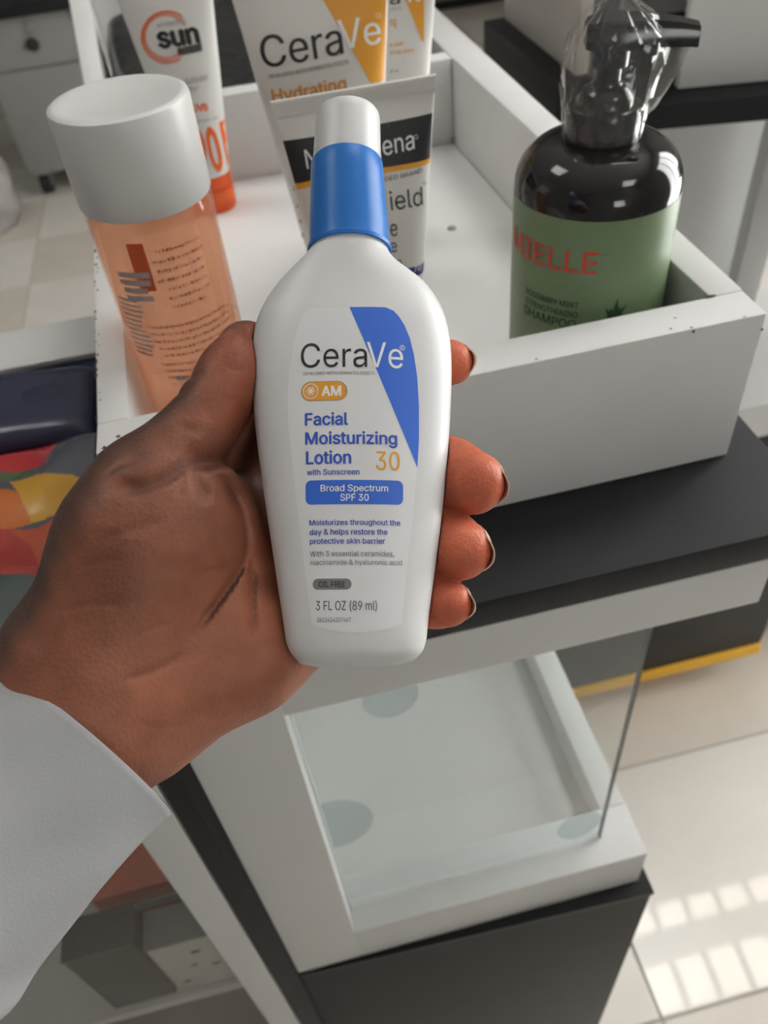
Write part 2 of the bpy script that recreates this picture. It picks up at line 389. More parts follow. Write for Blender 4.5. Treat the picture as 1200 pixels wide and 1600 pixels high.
# ================================================================== WHITE TRAY
tray = thing('display_tray', 'chipped white wooden tray with a divider, holding tubes and bottles on the black worktop', 'tray', (0.06, 0.45, 0.0002))
tray_lift = mat('tray_paint_lifted', (0.79, 0.785, 0.775), 0.5, 0.1, 90, 0.04, 30)  # same white paint as the boards, lightened against the shade between them
ZT = 0.0785; ZB = 0.0004; ZFL = 0.0174
TF0, TF1, TR0, TR1 = 0.2560, 0.2745, 0.1890, 0.2050
mk('front_board', prismbm([(-0.0715, TF0 - 0.0005), (0.2050, TF0 + 0.0018), (0.2050, TF1 + 0.003), (-0.0715, TF1)], ZB, ZT, 0.0010), white_paint, tray, True, True)
mk('right_board', prismbm([(TR0 + 0.001, TF1 + 0.003), (TR1 + 0.0005, TF1 + 0.003), (TR1 - 0.0035, 1.02), (0.176, 1.02), (0.1787, 0.64)], ZB, ZT, 0.0010), white_paint, tray, True, True)
mk('left_board', prismbm([(-0.0715, TF1), (-0.0590, TF1), (-0.0640, 0.43), (-0.0745, 0.655), (-0.1000, 1.02), (-0.1210, 1.02), (-0.0878, 0.655), (-0.0775, 0.43)], ZB, ZT, 0.0010), white_paint, tray, True, True)
box('divider_board', -0.0735, 0.1782, 0.6370, 0.6545, ZB, ZT - 0.0002, white_paint, tray, 0.001)
box('rear_board', -0.0985, 0.1760, 1.004, 1.02, ZB, ZT - 0.0002, white_paint, tray, 0.001)
mk('tray_floor', prismbm([(-0.0600, TF1 + 0.0004), (TR0 + 0.0008, TF1 + 0.003), (0.1780, 0.6368), (-0.0735, 0.6368)], ZB, ZFL - 0.0002, 0.0002), tray_lift, tray, True, True)
mk('rear_tray_floor', prismbm([(-0.0745, 0.6548), (0.1780, 0.6548), (0.1755, 1.0035), (-0.0990, 1.0035)], ZB, ZFL - 0.0002, 0.0002), white_paint, tray, True, True)
cb = bmesh.new()
def blotch(c, u, v, r, n=9, aspect=1.0, bm=cb):
    c = Vector(c); u = Vector(u).normalized(); v = Vector(v).normalized(); ph = random.random() * 6
    vs = [bm.verts.new(c + u * (r * aspect * (0.55 + 0.6 * random.random()) * math.cos(ph + 6.283 * i / n)) + v * (r * (0.55 + 0.6 * random.random()) * math.sin(ph + 6.283 * i / n))) for i in range(n)]
    bm.faces.new(vs)
for y in list(np.linspace(0.275, 0.43, 34)):
    if random.random() < 0.75:
        xe = np.interp(y, [0.256, 0.43], [-0.0715, -0.0775]); blotch((xe + 0.0004 + 0.0018 * random.random() ** 2, y + random.uniform(-.002, .002), ZT + 0.00008), (0, 1, 0), (1, 0, 0), random.uniform(0.0003, 0.0009), aspect=random.uniform(1, 2.6))
for p in ((185, 682), (163, 700), (160, 708), (170, 707)): q = onz(p, ZT); blotch((q[0], q[1], ZT + 0.00008), (1, 0, 0), (0, 1, 0), 0.0011)
for p in ((1083, 515), (1165, 497), (1055, 497), (1048, 514), (842, 567)): q = onz(p, ZT); blotch((q[0], min(max(q[1], TF0 + 0.0026), 0.3), ZT + 0.00008), (1, 0, 0), (0, 1, 0), 0.0005, aspect=1.6)
for p in ((1190, 514), (1083, 517)): q = ony(p, TF0 + 0.0012); blotch((q[0], TF0 + 0.0008, q[2]), (1, 0, 0), (0, 0, 1), 0.0009, aspect=0.8)
q = onz((1108, 463), ZT); blotch((q[0], q[1] - 0.0005, ZT + 0.0001), (1, 0, 0), (0, 1, 0), 0.0016, aspect=2)
info(mk('paint_chips', cb, chip, tray, False, True), kind='stuff')
nailhd = mat('nail_head', (0.35, 0.34, 0.33), 0.5)
for p in ((710, 219), (706, 357)):
    q = ony(p, 0.6365) if p[1] < 300 else onz(p, ZFL)
    lp = lathebm([(0.0001, 0.0012), (0.0022, 0.0011), (0.003, 0.0005), (0.0031, 0.0)], 16)
    lp.transform(Matrix.Translation(Vector(q)) @ (Matrix.Rotation(math.pi / 2, 4, 'X') if p[1] < 300 else Matrix.Identity(4)))
    mk('nail_head', lp, nailhd, tray, True, True)

# ================================================================== HELD LOTION BOTTLE
def cam_frame(px, depth, up_cam):
    """thing frame: x right, y away from the camera, z up the axis"""
    o = atd(px, depth); zc = nrm(up_cam); xc = nrm(np.cross([0, 0, 1.0], zc) * 1.0)
    xc = nrm(np.array([1.0, 0, 0]) - zc * zc[0]); yc = np.cross(zc, xc)
    m = Matrix.Identity(4)
    for k, v in enumerate((xc, yc, zc)):
        w = R @ v
        for i in range(3): m[i][k] = w[i]
    for i in range(3): m[i][3] = o[i]
    return m
LB = cam_frame((556, 700), 0.222, (-0.0245, -math.cos(math.radians(9)), math.sin(math.radians(9))))
lotion = thing('lotion_bottle', 'white lotion bottle with a blue and white cap held upright in the hand', 'bottle', matrix=LB)
lp0 = planemap(LB, 0.0); lpf = planemap(LB, -0.0135)
def zo(q): return (380 + q[0] / 2.4238, 400 + q[1] / 2.4242)          # crop pixel -> photo pixel
LT = [(245, 8), (232, 30), (190, 60), (130, 120), (80, 190), (50, 260), (38, 340), (33, 450), (40, 560), (50, 680), (70, 830), (95, 1000), (125, 1200), (155, 1400), (166, 1470), (180, 1508), (215, 1534)]
RT = [(555, 8), (568, 30), (610, 60), (690, 112), (740, 180), (770, 250), (785, 340), (790, 430), (786, 560), (778, 700), (765, 860), (745, 1050), (725, 1200), (705, 1340), (692, 1460), (680, 1506), (640, 1534)]
lpts = [lp0(zo(q)) for q in LT]; rpts = [lp0(zo(q)) for q in RT]
hs = np.linspace(min(lpts[-1][1], rpts[-1][1]), max(lpts[0][1], rpts[0][1]), 60)
lz, lx = zip(*sorted((q[1], q[0]) for q in lpts)); rz, rx = zip(*sorted((q[1], q[0]) for q in rpts))
HB, HTOP = hs[0], hs[-1]
def lw(h): return max(0.004, (interp(h, rz, rx) - interp(h, lz, lx)) / 2)
def lcx(h): return (interp(h, rz, rx) + interp(h, lz, lx)) / 2
hk = [HB, HB + 0.002, HB + 0.008, HB + 0.04, -0.01, 0.02, 0.034, 0.043, HTOP]
dk = [0.0095, 0.0115, 0.0125, 0.0138, 0.0142, 0.0142, 0.0135, 0.0120, 0.0110]
def ld(h): return interp(h, hk, dk)
hsm = np.concatenate([np.linspace(HB, HB + 0.006, 8)[:-1], np.linspace(HB + 0.006, 0.028, 34)[:-1], np.linspace(0.028, HTOP, 22)])
_wv = np.array([lw(h) for h in hsm]); _cv = np.array([lcx(h) for h in hsm]); _dv = np.array([ld(h) for h in hsm])
for a in (_wv, _cv, _dv):
    for _ in range(3): a[1:-1] = 0.25 * a[:-2] + 0.5 * a[1:-1] + 0.25 * a[2:]
lw = lambda h: float(np.interp(h, hsm, _wv)); lcx = lambda h: float(np.interp(h, hsm, _cv)); ld = lambda h: float(np.interp(h, hsm, _dv))
LPP = 2.35
def lsurf(u, v, off):
    w, d, c = lw(v), ld(v), lcx(v); q = min(0.9995, abs(u - c) / w)
    return (u, -(d * (1 - q ** LPP) ** (1 / LPP)) - off, v)
plastic_white = mat('plastic_white', (0.62, 0.62, 0.62), 0.36, 0.02, 500, 0.01, 10, sss=0.0)
label_white = mat('label_white', (0.68, 0.68, 0.685), 0.42)
rings = [superring(lw(h), ld(h), h, LPP, 96, lcx(h)) for h in hsm]
rings = [superring(lw(HB) - 0.004, ld(HB) - 0.004, HB - 0.0009, LPP, 96, lcx(HB))] + rings
mk('bottle_body', loft(rings), plastic_white, lotion)
# neck collar, blue sleeve and white dome of the cap
def lring(px_l, px_r): a = lp0(px_l); b = lp0(px_r); return ((a[0] + b[0]) / 2, (a[1] + b[1]) / 2, abs(b[0] - a[0]) / 2)
nk = lring((482, 401), (609, 399))
mk('neck', lathebm([(nk[2] - 0.0003, HTOP - 0.004), (nk[2] - 0.0003, HTOP + 0.0015), (nk[2] - 0.0012, HTOP + 0.003), (nk[2] - 0.0012, HTOP + 0.006)], 64, (nk[0], 0)), plastic_white, lotion)
cap_blue = mat('cap_blue', (0.014, 0.15, 0.50), 0.34, 0.02, 600, spec=0.3)
b0 = lring((481, 396), (612, 394)); b1 = lring((484, 256), (600, 254))
bl = lathebm([(b0[2] - 0.0012, b0[1] + 0.0002), (b0[2], b0[1]), (b0[2] + 0.0001, b0[1] + 0.001), (b0[2] - 0.0004, b0[1] + 0.0014), (b0[2] - 0.0006, b0[1] + 0.003)] + [(b0[2] + (b1[2] - b0[2]) * t - 0.0004, b0[1] + (b1[1] - b0[1]) * t) for t in (0.2, 0.4, 0.6, 0.8, 0.97)] + [(b1[2] - 0.0008, b1[1]), (b1[2] - 0.0018, b1[1])], 72, (0, 0))
cx0, cx1 = b0[0], b1[0]
for v in bl.verts: v.co.x += cx0 + (cx1 - cx0) * (v.co.z - b0[1]) / (b1[1] - b0[1])
capo = mk('cap', bl, cap_blue, lotion)
capo['label'] = 'blue lower sleeve of the cap'
w0 = lring((490, 249), (599, 247)); w1 = lring((493, 196), (594, 194)); wt = lp0((543, 176))[1]
rt = w1[2]; dome = lathebm([(w0[2] - 0.0004, b1[1] - 0.002), (w0[2] - 0.0003, b1[1] + 0.0008), (rt, w1[1]), (rt - 0.0002, wt - 0.0016), (rt - 0.0007, wt - 0.0008), (rt - 0.0016, wt - 0.0002), (rt - 0.0032, wt + 0.0001), (rt * 0.4, wt + 0.0003), (0.0002, wt + 0.0003)], 64, (0, 0))
for v in dome.verts: v.co.x += b1[0] + (w1[0] - b1[0]) * min(1, max(0, (v.co.z - b1[1]) / (w1[1] - b1[1])))
mk('cap_top', dome, plastic_white, lotion)['label'] = 'white top of the cap'
# label and its print
LBL = [(252, 196), (540, 191), (570, 203), (592, 226), (612, 258), (632, 305), (648, 370), (660, 450), (668, 560), (668, 690), (658, 820), (642, 1000), (624, 1160), (610, 1300), (601, 1390), (570, 1404), (530, 1416), (470, 1425), (400, 1427), (340, 1420), (290, 1407), (257, 1394), (246, 1320), (232, 1200), (214, 1050), (196, 900), (180, 760), (168, 640), (166, 540), (172, 440), (186, 350), (204, 270), (224, 222)]
lab = patch([zo(q) for q in LBL], lpf, lsurf, label_white, lotion, 0.00009, 'label')
def lput(s, x0, x1, yt, yb, m, bold=0.0, off=0.0002, du=0.002): return lettering(s, lpf, (zo((x0, 0))[0], zo((x1, 0))[0], zo((0, yt))[1], zo((0, yb))[1]), lsurf, m, lab, off, bold, du=du)
patch([zo(q) for q in [(402, 193), (540, 191), (570, 203), (592, 226), (612, 258), (632, 305), (648, 370), (660, 450), (667, 560), (667, 690), (661, 797)]], lpf, lsurf, ink_panel_blue, lab, 0.00014, 'blue_wedge')
lput('Cera', 218, 470, 332, 424, ink_black, 0.0); lput('Ve', 468, 606, 328, 424, ink_white, 0.0)
def ring_print(cx, cy, r0, r1, pmap, surf, m, parent, off, a0=0, a1=360, n=36, name='ring_print', tf=zo, ky=1.0):
    A = [(cx + r0 * math.cos(math.radians(a0 + (a1 - a0) * i / n)), cy + ky * r0 * math.sin(math.radians(a0 + (a1 - a0) * i / n))) for i in range(n + 1)]
    B = [(cx + r1 * math.cos(math.radians(a0 + (a1 - a0) * i / n)), cy + ky * r1 * math.sin(math.radians(a0 + (a1 - a0) * i / n))) for i in range(n + 1)]
    uv = [pmap(tf(p)) for p in A + B]; f = [(i, i + 1, n + 2 + i, n + 1 + i) for i in range(n)]
    return conform(name, uv, f, surf, m, parent, off, 0.003, 0)
ring_print(603, 345, 8.2, 10.2, lpf, lsurf, ink_white, lab, 0.0002); lput('R', 599, 607, 340, 350, ink_white)
lput('DEVELOPED WITH DERMATOLOGISTS', 228, 497, 441, 452, ink_grey, 0.004)
pm = lambda pts: [zo(q) for q in pts]
patch(pm(rrect(219, 395, 477, 551, 36)), lpf, lsurf, ink_midgrey, lab, 0.00013, 'pill_rim')
patch(pm(rrect(221, 392, 479, 549, 35)), lpf, lsurf, ink_amber, lab, 0.00016, 'pill')
ring_print(256, 513, 26.5, 29, lpf, lsurf, ink_white, lab, 0.0002); ring_print(256, 513, 0.5, 8.5, lpf, lsurf, ink_white, lab, 0.0002)
for k in range(12):
    a = math.radians(30 * k); r1 = 21 if k % 2 == 0 else 17; ca, sa = math.cos(a), math.sin(a)
    patch(pm([(256 + 11 * ca - 2.4 * sa, 513 + 11 * sa + 2.4 * ca), (256 + r1 * ca, 513 + r1 * sa), (256 + 11 * ca + 2.4 * sa, 513 + 11 * sa - 2.4 * ca)]), lpf, lsurf, ink_white, lab, 0.0002, 'sun_ray')
lput('AM', 297, 372, 496, 532, ink_white, 0.028, 0.0002)
lput('Facial', 233, 398, 597, 642, ink_blue, 0.022); lput('Moisturizing', 234, 584, 669, 714, ink_blue, 0.022); lput('Lotion', 237, 410, 741, 788, ink_blue, 0.022)
lput('30', 502, 594, 742, 812, ink_amber, 0.006); lput('with Sunscreen', 240, 441, 809, 830, ink_blue, 0.012)
patch(pm(rrect(235, 606, 850, 941, 22)), lpf, lsurf, ink_panel_blue, lab, 0.00014, 'blue_panel')
lput('Broad Spectrum', 293, 549, 868, 892, ink_white, 0.012); lput('SPF 30', 368, 476, 903, 928, ink_white, 0.012)
lput('Moisturizes throughout the', 249, 596, 999, 1019, ink_blue, 0.014); lput('day & helps restore the', 250, 547, 1034, 1055, ink_blue, 0.014); lput('protective skin barrier', 251, 538, 1069, 1089, ink_blue, 0.014)
lput('With 3 essential ceramides,', 251, 572, 1117, 1137, ink_grey, -0.004); lput('niacinamide & hyaluronic acid', 253, 602, 1150, 1169, ink_grey, -0.004)
patch(pm(rrect(261, 410, 1221, 1263, 20)), lpf, lsurf, ink_midgrey, lab, 0.00014, 'grey_pill'); lput('OIL FREE', 285, 385, 1232, 1253, ink_black, 0.01)
lput('3 FL OZ (89 ml)', 273, 507, 1306, 1341, ink_grey, 0.006); lput('3612624207467', 277, 407, 1369, 1386, ink_grey, 0.0)

# ================================================================== TUBES IN THE TRAY
def make_tube(name, label, base, top, w0, w1, d0, htop, body, crimp_h=0.007, cap_h=0.022, cap_m=None, rot=0.0, wprof=None, p=2.2, cap_w=None):
    """squeeze tube standing on its cap: round at the bottom, flat crimp on top; local y points away"""
    z0 = base[2]; M = Matrix.Translation(Vector([float(v) for v in base])) @ (Matrix.Rotation(rot, 4, 'Z') if not isinstance(rot, Matrix) else rot)
    t = thing(name, label, 'tube', matrix=M, group=None)
    zb = cap_h
    def wz(z): return interp(z, [zb, htop], [w0, w1]) if wprof is None else interp(z, *wprof)
    def dz(z):
        s = min(1, max(0, (z - zb) / (htop - crimp_h - zb))); return max(0.0008, d0 * (1 - s ** 1.6) ** 0.9)
    def surf(u, v, off):
        w, d = wz(v), dz(v); q = min(0.9996, abs(u) / w); return (u, -(d * (1 - q ** p) ** (1 / p)) - off, v)
    zs = list(np.linspace(zb, htop - crimp_h, 40)); rr = [superring(wz(z), dz(z), z, p, 80) for z in zs]
    mk('tube_body', loft(rr), body, t)
    cr = bmesh.new(); zc0 = htop - crimp_h
    n = 24
    boxbm(-wz(htop) , wz(htop), -0.0009, 0.0009, zc0 - 0.0003, htop, 0.0003, cr)
    for k in range(6):
        zz = zc0 + crimp_h * (k + 0.5) / 6.5; boxbm(-wz(htop) * 0.99, wz(htop) * 0.99, -0.00115, 0.00115, zz, zz + crimp_h * 0.06, 0, cr)
    mk('crimp', cr, body, t)
    cw = cap_w or w0 * 0.97
    mk('cap', loft([superring(cw * 0.93, d0 * 0.90, 0.0, 2.1, 64), superring(cw * 0.97, d0 * 0.93, 0.0012, 2.1, 64), superring(cw, d0 * 0.97, cap_h - 0.0015, 2.1, 64), superring(cw, d0 * 0.97, cap_h - 0.0003, 2.1, 64)]), cap_m or body, t)
    return t, M, surf, wz, dz
tube_white = mat('tube_white', (0.70, 0.69, 0.665), 0.38, 0.02, 500, 0.02, 12)
tube_cream = mat('tube_cream', (0.66, 0.64, 0.605), 0.42, 0.03, 500, 0.02, 12)
def curvmap(M, surf, y0=-0.012):
    """pixel -> (u, v) on the tube's curved front, by a few steps of projecting on the local plane"""
    Mi = np.array(M.inverted())
    def f(p):
        o = Mi[:3, :3] @ C + Mi[:3, 3]; d = Mi[:3, :3] @ ray(p); y = y0
        for _ in range(12):
            t = (y - o[1]) / d[1]; q = o + d * t; y = 0.5 * y + 0.5 * surf(q[0], q[2], 0)[1]
        return (q[0], q[2])
    return f

# --- sunscreen tube with white body and black band, nearest the lotion bottle
def tube_from_top(ptop, depth, zbase=ZFL):
    P = atd(ptop, depth); return (P[0], P[1], zbase), P[2] - zbase
bN, hN = tube_from_top((553, 137), 0.337)
tN, MN, sN, wN, dN = make_tube('sunscreen_tube', 'white squeeze tube with a black band, standing behind the blue bottle cap', bN, None, 0.021, 0.0350, 0.0165, hN, tube_cream, 0.0065, 0.020)
mN = curvmap(MN, sN)
def zn(q): return (350 + q[0] / 3, q[1] / 3)
patch([zn(q) for q in [(255, 661), (420, 640), (740, 578), (1000, 522), (985, 745), (760, 782), (420, 842), (318, 856)]], mN, sN, ink_black, tN, 0.0002, 'black_band', clampw=wN)
patch([zn(q) for q in [(318, 856), (420, 842), (760, 783), (985, 730), (984, 752), (760, 808), (420, 868), (323, 884)]], mN, sN, ink_amber, tN, 0.00025, 'amber_stripe', clampw=wN)
def nput(s, x0, x1, yt, yb, m, sl, bold=0.0): return lettering(s, mN, (zn((x0, 0))[0], zn((x1, 0))[0], zn((0, yt))[1], zn((0, yb))[1], sl), sN, m, tN, 0.00035, bold)
nput('Neutrogena', 388, 893, 700, 790, ink_white, -0.187, -0.004)
ring_print(899, 641, 8, 10, mN, sN, ink_white, tN, 0.00035, tf=zn)
nput('RECOMMENDED BRAND', 560, 930, 860, 880, ink_black, -0.20)
nput('ield', 782, 932, 895, 985, ink_black, -0.19, -0.006); ring_print(938, 858, 6, 8, mN, sN, ink_black, tN, 0.00035, tf=zn)
nput('e', 782, 815, 1030, 1108, ink_black, -0.19, 0.0); nput('e', 782, 812, 1120, 1183, ink_black, -0.19, 0.0); nput('en', 788, 832, 1212, 1247, ink_black, -0.19, 0.004)
for yy, ch in ((892, '1'), (975, '4'), (1045, '6'), (1112, '8')): nput(ch, 322 + (yy - 892) * 0.19, 336 + (yy - 892) * 0.19, yy - 20, yy, ink_grey, -0.15)
patch([zn(q) for q in rrect(372, 420, 1172, 1218, 22)], mN, sN, ink_black, tN, 0.0002, 'dark_dot', clampw=wN)
patch([zn(q) for q in [(780, 1262), (938, 1224), (937, 1268), (860, 1300), (780, 1316)]], mN, sN, ink_navy, tN, 0.0002, 'navy_box', clampw=wN)
nput('SPF 70', 812, 925, 1256, 1286, ink_white, -0.22, 0.004)
# --- tall cream tube with amber wedge
bA, hA = tube_from_top((480, -65), 0.385)
tA, MA, sA, wA, dA = make_tube('moisturiser_tube', 'tall white tube with a wide amber wedge, standing behind the black banded tube', bA, None, 0.022, 0.0400, 0.019, hA, tube_cream, 0.008, 0.022)
mA = curvmap(MA, sA)
patch([zn(q) for q in [(430, -80), (765, -120), (768, 0), (775, 365), (690, 390), (465, 0)]], mA, sA, ink_amber, tA, 0.0002, 'amber_wedge', clampw=lambda v: wA(v) * 0.985)
def aput(s, x0, x1, yt, yb, m, sl, bold=0.0): return lettering(s, mA, (zn((x0, 0))[0], zn((x1, 0))[0], zn((0, yt))[1], zn((0, yb))[1], sl), sA, m, tA, 0.00035, bold)
aput('Cera', 183, 562, 170, 318, ink_black, -0.185, 0.006); aput('Ve', 545, 738, 92, 232, ink_white, -0.17, 0.004)
ring_print(722, 72, 9, 12, mA, sA, ink_white, tA, 0.00035, tf=zn)
aput('DEVELOPED WITH DERMATOLOGISTS', 212, 583, 348, 366, ink_grey, -0.19, 0.004)
aput('Hydrating', 228, 576, 418, 478, ink_orange, -0.17, 0.02)
# --- its twin behind, to the right
bB, hB = tube_from_top((570, -70), 0.425)
tB, MB_, sB, wB, dB = make_tube('moisturiser_tube', 'second amber wedge tube, half hidden at the right behind the tall one', bB, None, 0.022, 0.0400, 0.018, hB, tube_cream, 0.008, 0.022)
mB = curvmap(MB_, sB)
patch([zn(q) for q in [(760, -100), (936, -100), (938, 60), (936, 200), (928, 190), (850, 0)]], mB, sB, ink_amber, tB, 0.0002, 'amber_wedge', clampw=lambda v: wB(v) * 0.985)
def bput(s, x0, x1, yt, yb, m, sl, bold=0.0): return lettering(s, mB, (zn((x0, 0))[0], zn((x1, 0))[0], zn((0, yt))[1], zn((0, yb))[1], sl), sB, m, tB, 0.00035, bold)
bput('a', 778, 826, -35, 22, ink_black, -0.15, 0.01); bput('Ve', 850, 925, -60, 14, ink_white, -0.15, 0.004)
bput('LOGISTS', 776, 832, 38, 50, ink_grey, -0.12); bput('ng', 778, 808, 80, 122, ink_orange, -0.15, 0.01); bput('ic acid', 778, 838, 200, 218, ink_amber, -0.12, 0.01); bput('lizing lotion', 778, 890, 236, 254, ink_amber, -0.12, 0.01); bput('89 ml', 778, 818, 326, 342, ink_grey, -0.1)
# --- white and orange tube by the divider
bS = onz((336, 322), ZFL)
tS, MS, sS, wS, dS = make_tube('sunscreen_tube', 'white tube with orange circle logo and orange cap beside the tray divider', bS, None, 0.0165, 0.033, 0.0155, 0.186 - ZFL, tube_white, 0.008, 0.026, mat('cap_orange', (0.80, 0.10, 0.012), 0.38, 0.02, 400), cap_w=0.0165)
mS = curvmap(MS, sS)
def zs_(q): return (q[0] / 3, q[1] / 3)
for k, (r0, r1, a0, a1) in enumerate(((96, 100, -10, 330), (104, 108, 20, 318), (112, 116, 35, 312), (119, 124, 40, 306))):
    ring_print(778 + k * 2, 170 + k, r0, r1, mS, sS, ink_sunorange, tS, 0.0003, a0 + 20, a1, 48, tf=zs_)
def sput(s, x0, x1, yt, yb, m, sl, bold=0.0, it=0.0): return lettering(s, mS, (x0 / 3, x1 / 3, yt / 3, yb / 3, sl), sS, m, tS, 0.0004, bold, italic=it)
sput('whitening', 736, 872, 104, 130, ink_midgrey, -0.15); sput('sun', 744, 942, 128, 224, ink_black, -0.14, 0.04)
patch([zs_(q) for q in [(830, 226), (945, 198), (949, 238), (834, 262)]], mS, sS, ink_grey, tS, 0.0003, 'dark_box'); sput('BLOCK', 838, 944, 230, 255, ink_black, -0.2, 0.02)
sput('dunbuket', 868, 974, 364, 396, ink_midgrey, -0.22, -0.004, 0.3); sput('Ryr', 882, 930, 408, 430, ink_midgrey, -0.2, -0.004, 0.3)
sput('UVB', 905, 978, 488, 524, ink_sunorange, -0.1, 0.03); sput('sampel sun', 918, 1024, 560, 574, ink_midgrey, -0.2)
sput('90', 936, 1054, 600, 800, ink_sunorange, -0.12, 0.03)
patch([zs_(q) for q in [(1026, 572), (1058, 548), (1085, 660), (1100, 780), (1104, 850), (1082, 858), (1060, 740)]], mS, sS, ink_sunorange, tS, 0.0003, 'orange_swoosh', clampw=wS)
patch([zs_(q) for q in [(960, 908), (1084, 872), (1108, 850), (1112, 905), (1085, 935), (968, 960)]], mS, sS, ink_sunorange, tS, 0.00028, 'orange_band', clampw=wS)

# ================================================================== TONER BOTTLE
tc = (-0.0338, 0.3366, ZFL); RB = 0.0258; HC0, HC1 = 0.139 - ZFL, 0.1757 - ZFL
ton = thing('toner_bottle', 'clear bottle of peach liquid with a wide white cap at the tray\'s left', 'bottle', tc)
cap_white = mat('cap_white', (0.63, 0.625, 0.61), 0.32, 0.02, 400, 0.01, 10)
RC = 0.0264
mk('cap', lathebm([(RC - 0.0022, HC0), (RC - 0.0004, HC0), (RC, HC0 + 0.0008), (RC, HC1 - 0.0022), (RC - 0.0004, HC1 - 0.0008), (RC - 0.0016, HC1 - 0.0001), (RC - 0.003, HC1), (RC - 0.006, HC1 - 0.0006), (0.014, HC1 - 0.0018), (0.0002, HC1 - 0.0022)], 96), cap_white, ton)
peach_glass = clear('bottle_wall', (0.97, 0.86, 0.79), 1.0, 0.03, (0.8, 0.6, 0.5), 0.03, 1.45)
mk('bottle_wall', lathebm([(RB - 0.003, 0.0), (RB - 0.0006, 0.0006), (RB, 0.003), (RB, HC0 - 0.004), (RB - 0.0008, HC0 - 0.0008), (RB - 0.003, HC0 - 0.0002)], 96), peach_glass, ton)
liq = bpy.data.materials.new('peach_liquid'); liq.use_nodes = True; nt = liq.node_tree; nt.nodes.remove(nt.nodes['Principled BSDF'])
rf = nt.nodes.new('ShaderNodeBsdfTransparent'); rf.inputs[0].default_value = (0.98, 0.82, 0.71, 1)
df = nt.nodes.new('ShaderNodeBsdfDiffuse'); df.inputs[0].default_value = (0.84, 0.50, 0.36, 1)
tl = nt.nodes.new('ShaderNodeBsdfTranslucent'); tl.inputs[0].default_value = (0.93, 0.60, 0.44, 1)
a1 = nt.nodes.new('ShaderNodeMixShader'); a1.inputs[0].default_value = 0.6; a2 = nt.nodes.new('ShaderNodeMixShader'); a2.inputs[0].default_value = 0.36
nt.links.new(df.outputs[0], a1.inputs[1]); nt.links.new(tl.outputs[0], a1.inputs[2]); nt.links.new(rf.outputs[0], a2.inputs[1]); nt.links.new(a1.outputs[0], a2.inputs[2]); nt.links.new(a2.outputs[0], nt.nodes['Material Output'].inputs[0])
mk('liquid', lathebm([(RB - 0.004, 0.0035), (RB - 0.0008, 0.0045), (RB - 0.0008, HC0 - 0.006), (RB - 0.0020, HC0 - 0.0058), (0.0002, HC0 - 0.0058)], 72), liq, ton)['label'] = 'peach coloured liquid'
# small unreadable rows of print around the wall
ink_rust = mat('ink_rust', (0.30, 0.085, 0.03), 0.5); ink_silver = mat('ink_silver', (0.46, 0.40, 0.39), 0.35)
tp = bmesh.new()
def cyl_dash(bm, a0, a1, z0, z1, r):
    n = max(1, int((a1 - a0) / 0.08)); lo = []; hi = []
    for i in range(n + 1):
        a = a0 + (a1 - a0) * i / n; lo.append(bm.verts.new((r * math.sin(a), -r * math.cos(a), z0))); hi.append(bm.verts.new((r * math.sin(a), -r * math.cos(a), z1)))
    for i in range(n): bm.faces.new((lo[i], lo[i + 1], hi[i + 1], hi[i]))
rows = [(0.094, -0.1, 0.75), (0.0905, -0.1, 0.75), (0.087, -0.1, 0.72), (0.0835, -0.1, 0.7), (0.080, -0.05, 0.7), (0.0765, -0.05, 0.7), (0.073, -0.05, 0.55), (0.0655, -0.5, 0.9), (0.0625, -0.5, 0.95), (0.0595, -0.5, 0.95), (0.0565, -0.45, 0.95), (0.0535, -0.45, 1.0), (0.0495, -0.5, 1.0), (0.0465, -0.5, 1.0), (0.0435, -0.5, 1.0), (0.0405, -0.45, 1.0), (0.036, -0.2, 0.9), (0.033, -0.5, 0.9), (0.030, -0.45, 0.8), (0.0275, -0.4, -0.1), (0.0275, 0.15, 0.6)]
for z, a0, a1 in [(z * 1.16, a0, a1) for z, a0, a1 in rows]:
    a = a0 + random.uniform(0, 0.1)
    while a < a1:
        w = random.uniform(0.012, 0.05); cyl_dash(tp, a, min(a + w, a1), z - random.uniform(0.0004, 0.0007), z + random.uniform(0.0003, 0.0008), RB + 0.00012); a += w + random.uniform(0.014, 0.034)
info(mk('small_print', tp, ink_rust, ton), 'rows of tiny rust coloured print', kind='stuff')
tp = bmesh.new()
for k in range(12):
    z = 0.088 - k * 0.0024; cyl_dash(tp, -0.98, -0.55 + 0.05 * math.sin(k), z - 0.0006, z + 0.0006, RB + 0.00014)
for z, a0, a1 in ((0.100, -0.75, -0.2), (0.0965, -0.75, -0.22), (0.093, -0.72, -0.3), (0.0895, -0.72, -0.25), (0.052, 0.0, 0.12), (0.054, 0.16, 0.22), (0.052, 0.26, 0.38), (0.050, -0.3, -0.1)):
    cyl_dash(tp, a0, a1, z - 0.0012, z + 0.0012, RB + 0.00014)
info(mk('silver_print', tp, ink_silver, ton), 'silver logo blocks too worn to read', kind='stuff')

tp = bmesh.new(); cyl_dash(tp, -0.42, -0.16, 0.093, 0.1135, RB + 0.0001)  # painted refraction of the orange tube, laid on the bottle's front
mk('red_refraction', tp, mat('refraction_vermilion', (0.62, 0.10, 0.03), 0.5), ton)['label'] = 'orange red patch below the cap, painted refraction of the orange tube'

